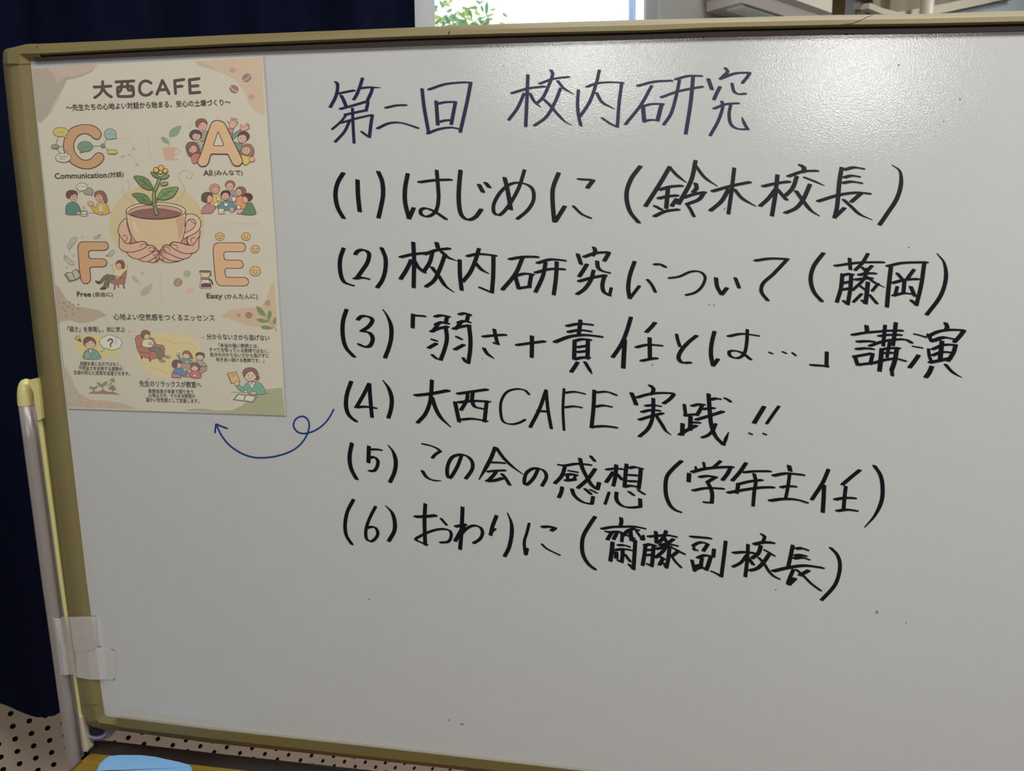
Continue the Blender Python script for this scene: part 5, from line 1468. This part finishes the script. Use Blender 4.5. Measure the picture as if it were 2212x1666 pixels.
d.fill((146, 100, 86), "548 1275 600 1248 650 1222 720 1240 770 1222 812 1205 900 1246 980 1240 1050 1265 1105 1294 830 1282", False)
for s in ("812 1215 808 1150", "660 1228 655 1190", "978 1245 976 1175"): d.stroke((112, 112, 84), 16, s, False)
GS = (122, 128, 86)
for s in ("710 1085 770 1100 806 1150 750 1148", "880 1065 872 1110 810 1152 802 1108", "584 1152 640 1165 656 1196 600 1192", "715 1145 702 1180 660 1196 655 1170"): d.fill(GS, s, True, (96, 90, 66), 6)
for a in ((976, 1158, 32, 30), (945, 1182, 28, 26), (1006, 1192, 28, 22)): d.ell((128, 114, 92), *a, 0, (96, 84, 66), 5)
d.fill((126, 128, 78), "865 1142 930 1098 968 1058 940 1050 915 1036 1000 1000 1018 1088 990 1072 940 1122", False)
d.done('seedlings on soil with a rising arrow')

d = Draw('classroom_illustration', C8, 'low')
d.fill((178, 158, 116), "220 230 420 187 700 190 900 250 1000 370 1040 500 900 640 700 750 450 765 280 680 180 560 170 430")
d.stroke((164, 142, 106), 6, "450 270 560 270 660 325 760 310 880 330 945 390"); d.stroke((164, 142, 106), 6, "330 620 390 660 480 670 560 725")
CR = (166, 98, 80)
for s in ("222 490 222 515", "335 525 333 550"): d.stroke((110, 70, 62), 26, s, False)
d.fill(CR, "132 250 160 215 215 205 250 260 300 300 340 240 362 250 420 335 500 342 530 380 520 450 440 515 350 530 210 492 160 395", False, DK, 6)
d.stroke(DK, 5, "162 370 230 360 320 400 320 525"); d.stroke(DK, 5, "180 430 320 450")
d.fill((190, 178, 136), "230 312 250 272 330 265 382 300 350 372 240 362", True, DK, 5)
d.fill((114, 105, 90), "330 382 430 370 490 410 525 470 525 490 492 510 480 545 440 522 420 440 345 425", True, DK, 5)
d.ell((166, 120, 92), 562, 500, 40, 18, 5, DK, 4); d.ell((166, 120, 92), 495, 552, 42, 18, 12, DK, 4)
face(290, 225, 40, 40, SK2, 5, False); d.fill((128, 82, 70), "212 210 225 160 270 142 325 165 330 205 290 195 260 210 245 245 220 235", True, DK, 5)
d.fill((192, 184, 166), "345 305 382 305 378 338 350 338", False, DK, 4); d.ell(SK2, 325, 322, 20, 15, 0, DK, 4); d.stroke(DK, 4, "360 270 385 265 398 240")
d.fill((166, 122, 102), "745 570 870 592 880 650 1088 620 1080 680 1010 720 900 765 780 765 715 700", False, DK, 5)
d.fill((102, 132, 112), "690 465 712 460 745 522 830 508 890 560 880 592 770 572 720 530", True, DK, 5); d.ell(SK2, 708, 462, 20, 18, 0, DK, 4)
face(815, 475, 52, 48, SK2, 5, False); d.fill((138, 90, 78), "762 470 780 425 830 416 875 450 900 520 870 512 850 470 800 450", True, DK, 5)
d.fill((136, 130, 122), "940 560 1000 540 1060 580 1070 622 950 612", True, DK, 5); face(995, 490, 52, 52, SK2, 5, False); d.fill((96, 66, 66), "940 490 950 450 1000 438 1050 460 1052 510 1030 480 980 470", True, DK, 5)
d.fill((90, 116, 140), "632 700 680 645 760 660 822 700 790 746 640 746", True, DK, 5); face(705, 600, 50, 48, SK2, 5, False); d.fill((102, 78, 96), "625 610 635 555 690 536 745 560 748 590 700 575 690 630 650 640", True, DK, 5)
d.fill((176, 110, 92), "620 718 700 728 740 742 745 776 622 770", False, DK, 5)
d.fill((178, 96, 92), "850 702 900 680 985 692 1006 772 890 772", True, DK, 5); face(925, 640, 54, 46, SK2, 5, False); d.fill((126, 82, 78), "870 650 885 590 940 575 990 610 992 680 965 640 920 612", True, DK, 5)
d.ell(SK2, 795, 668, 22, 20, 0, DK, 4); d.ell(SK2, 855, 690, 20, 20, 0, DK, 4); d.ell(SK2, 925, 555, 18, 22, 0, DK, 4); d.ell((206, 190, 170), 925, 745, 14, 14); d.ell((206, 190, 170), 822, 570, 12, 12)
for x, y in ((60, 152), (1037, 233), (310, 782)): d.ell((196, 140, 124), x, y, 13, 12)
d.done('relaxed teacher in an armchair and four pupils')
print_text("先生のリラックスが教室へ", (193, 892), (1017, 910), 84, 'low', org=C8, bold=0.016)
print_text("教師自身が本音で語り合う", (312, 980), (907, 990), 58, 'low', org=C8, bold=0.012)
print_text("心地よさが、そのまま教室の", (315, 1034), (932, 1048), 56, 'low', org=C8, bold=0.012)
print_text("温かい空気感として定着します。", (278, 1094), (986, 1114), 60, 'low', org=C8, bold=0.012)
print_text("分からないさから逃げない", (1085, 266), (1922, 284), 78, 'low', org=C8, bold=0.016)
print_text("「本当の強い教師とは、", (1242, 372), (1775, 382), 58, 'low', org=C8, bold=0.012)
print_text("すべてを知っている教師ではなく、", (1120, 430), (1915, 450), 58, 'low', org=C8, bold=0.012)
print_text("自分の分からないさから逃げずに", (1135, 494), (1912, 512), 58, 'low', org=C8, bold=0.012)
print_text("向き合い続ける教師です。」", (1213, 560), (1848, 578), 58, 'low', org=C8, bold=0.012)
d = Draw('teacher_illustration', C8, 'low')
d.stroke(DK, 6, "1405 968 1905 985", False)
d.fill((142, 132, 118), "1435 1068 1500 990 1590 1002 1640 1000 1752 1028 1700 1108 1560 1085", False, DK, 7)
d.fill((178, 168, 150), "1455 1062 1510 1000 1590 1012 1568 1075", False, DK, 4); d.fill((178, 168, 150), "1585 1075 1610 1012 1650 1010 1730 1032 1688 1092", False, DK, 4)
d.ell((132, 82, 72), 1755, 780, 30, 32, 0, DK, 6)
d.fill((102, 142, 120), "1462 870 1500 850 1560 902 1610 852 1680 828 1790 842 1850 920 1860 990 1750 1000 1640 985 1618 930 1560 960 1500 922", True, DK, 6)
d.fill((188, 178, 160), "1635 832 1728 832 1688 930", False, DK, 5); d.fill((150, 80, 70), "1662 850 1702 850 1682 862")
d.fill((178, 146, 98), "1360 718 1475 695 1530 832 1412 852", False, DK, 7)
d.stroke(DK, 5, "1400 740 1470 722", False); d.stroke(DK, 5, "1408 760 1476 744", False)
for k in range(7): d.stroke(DK, 6, [(1356 + k * 8, 730 + k * 19), (1372 + k * 8, 727 + k * 19)], False)
d.ell(SK, 1485, 850, 30, 32, 0, DK, 5); d.ell(SK, 1705, 980, 46, 18, 0, DK, 5)
face(1665, 755, 78, 68, SK, 6); d.fill((132, 82, 72), "1562 710 1590 660 1660 640 1730 660 1768 720 1760 770 1730 740 1690 690 1640 700 1600 735 1585 765", True, DK, 6)
d.done('smiling teacher holding up a notebook')
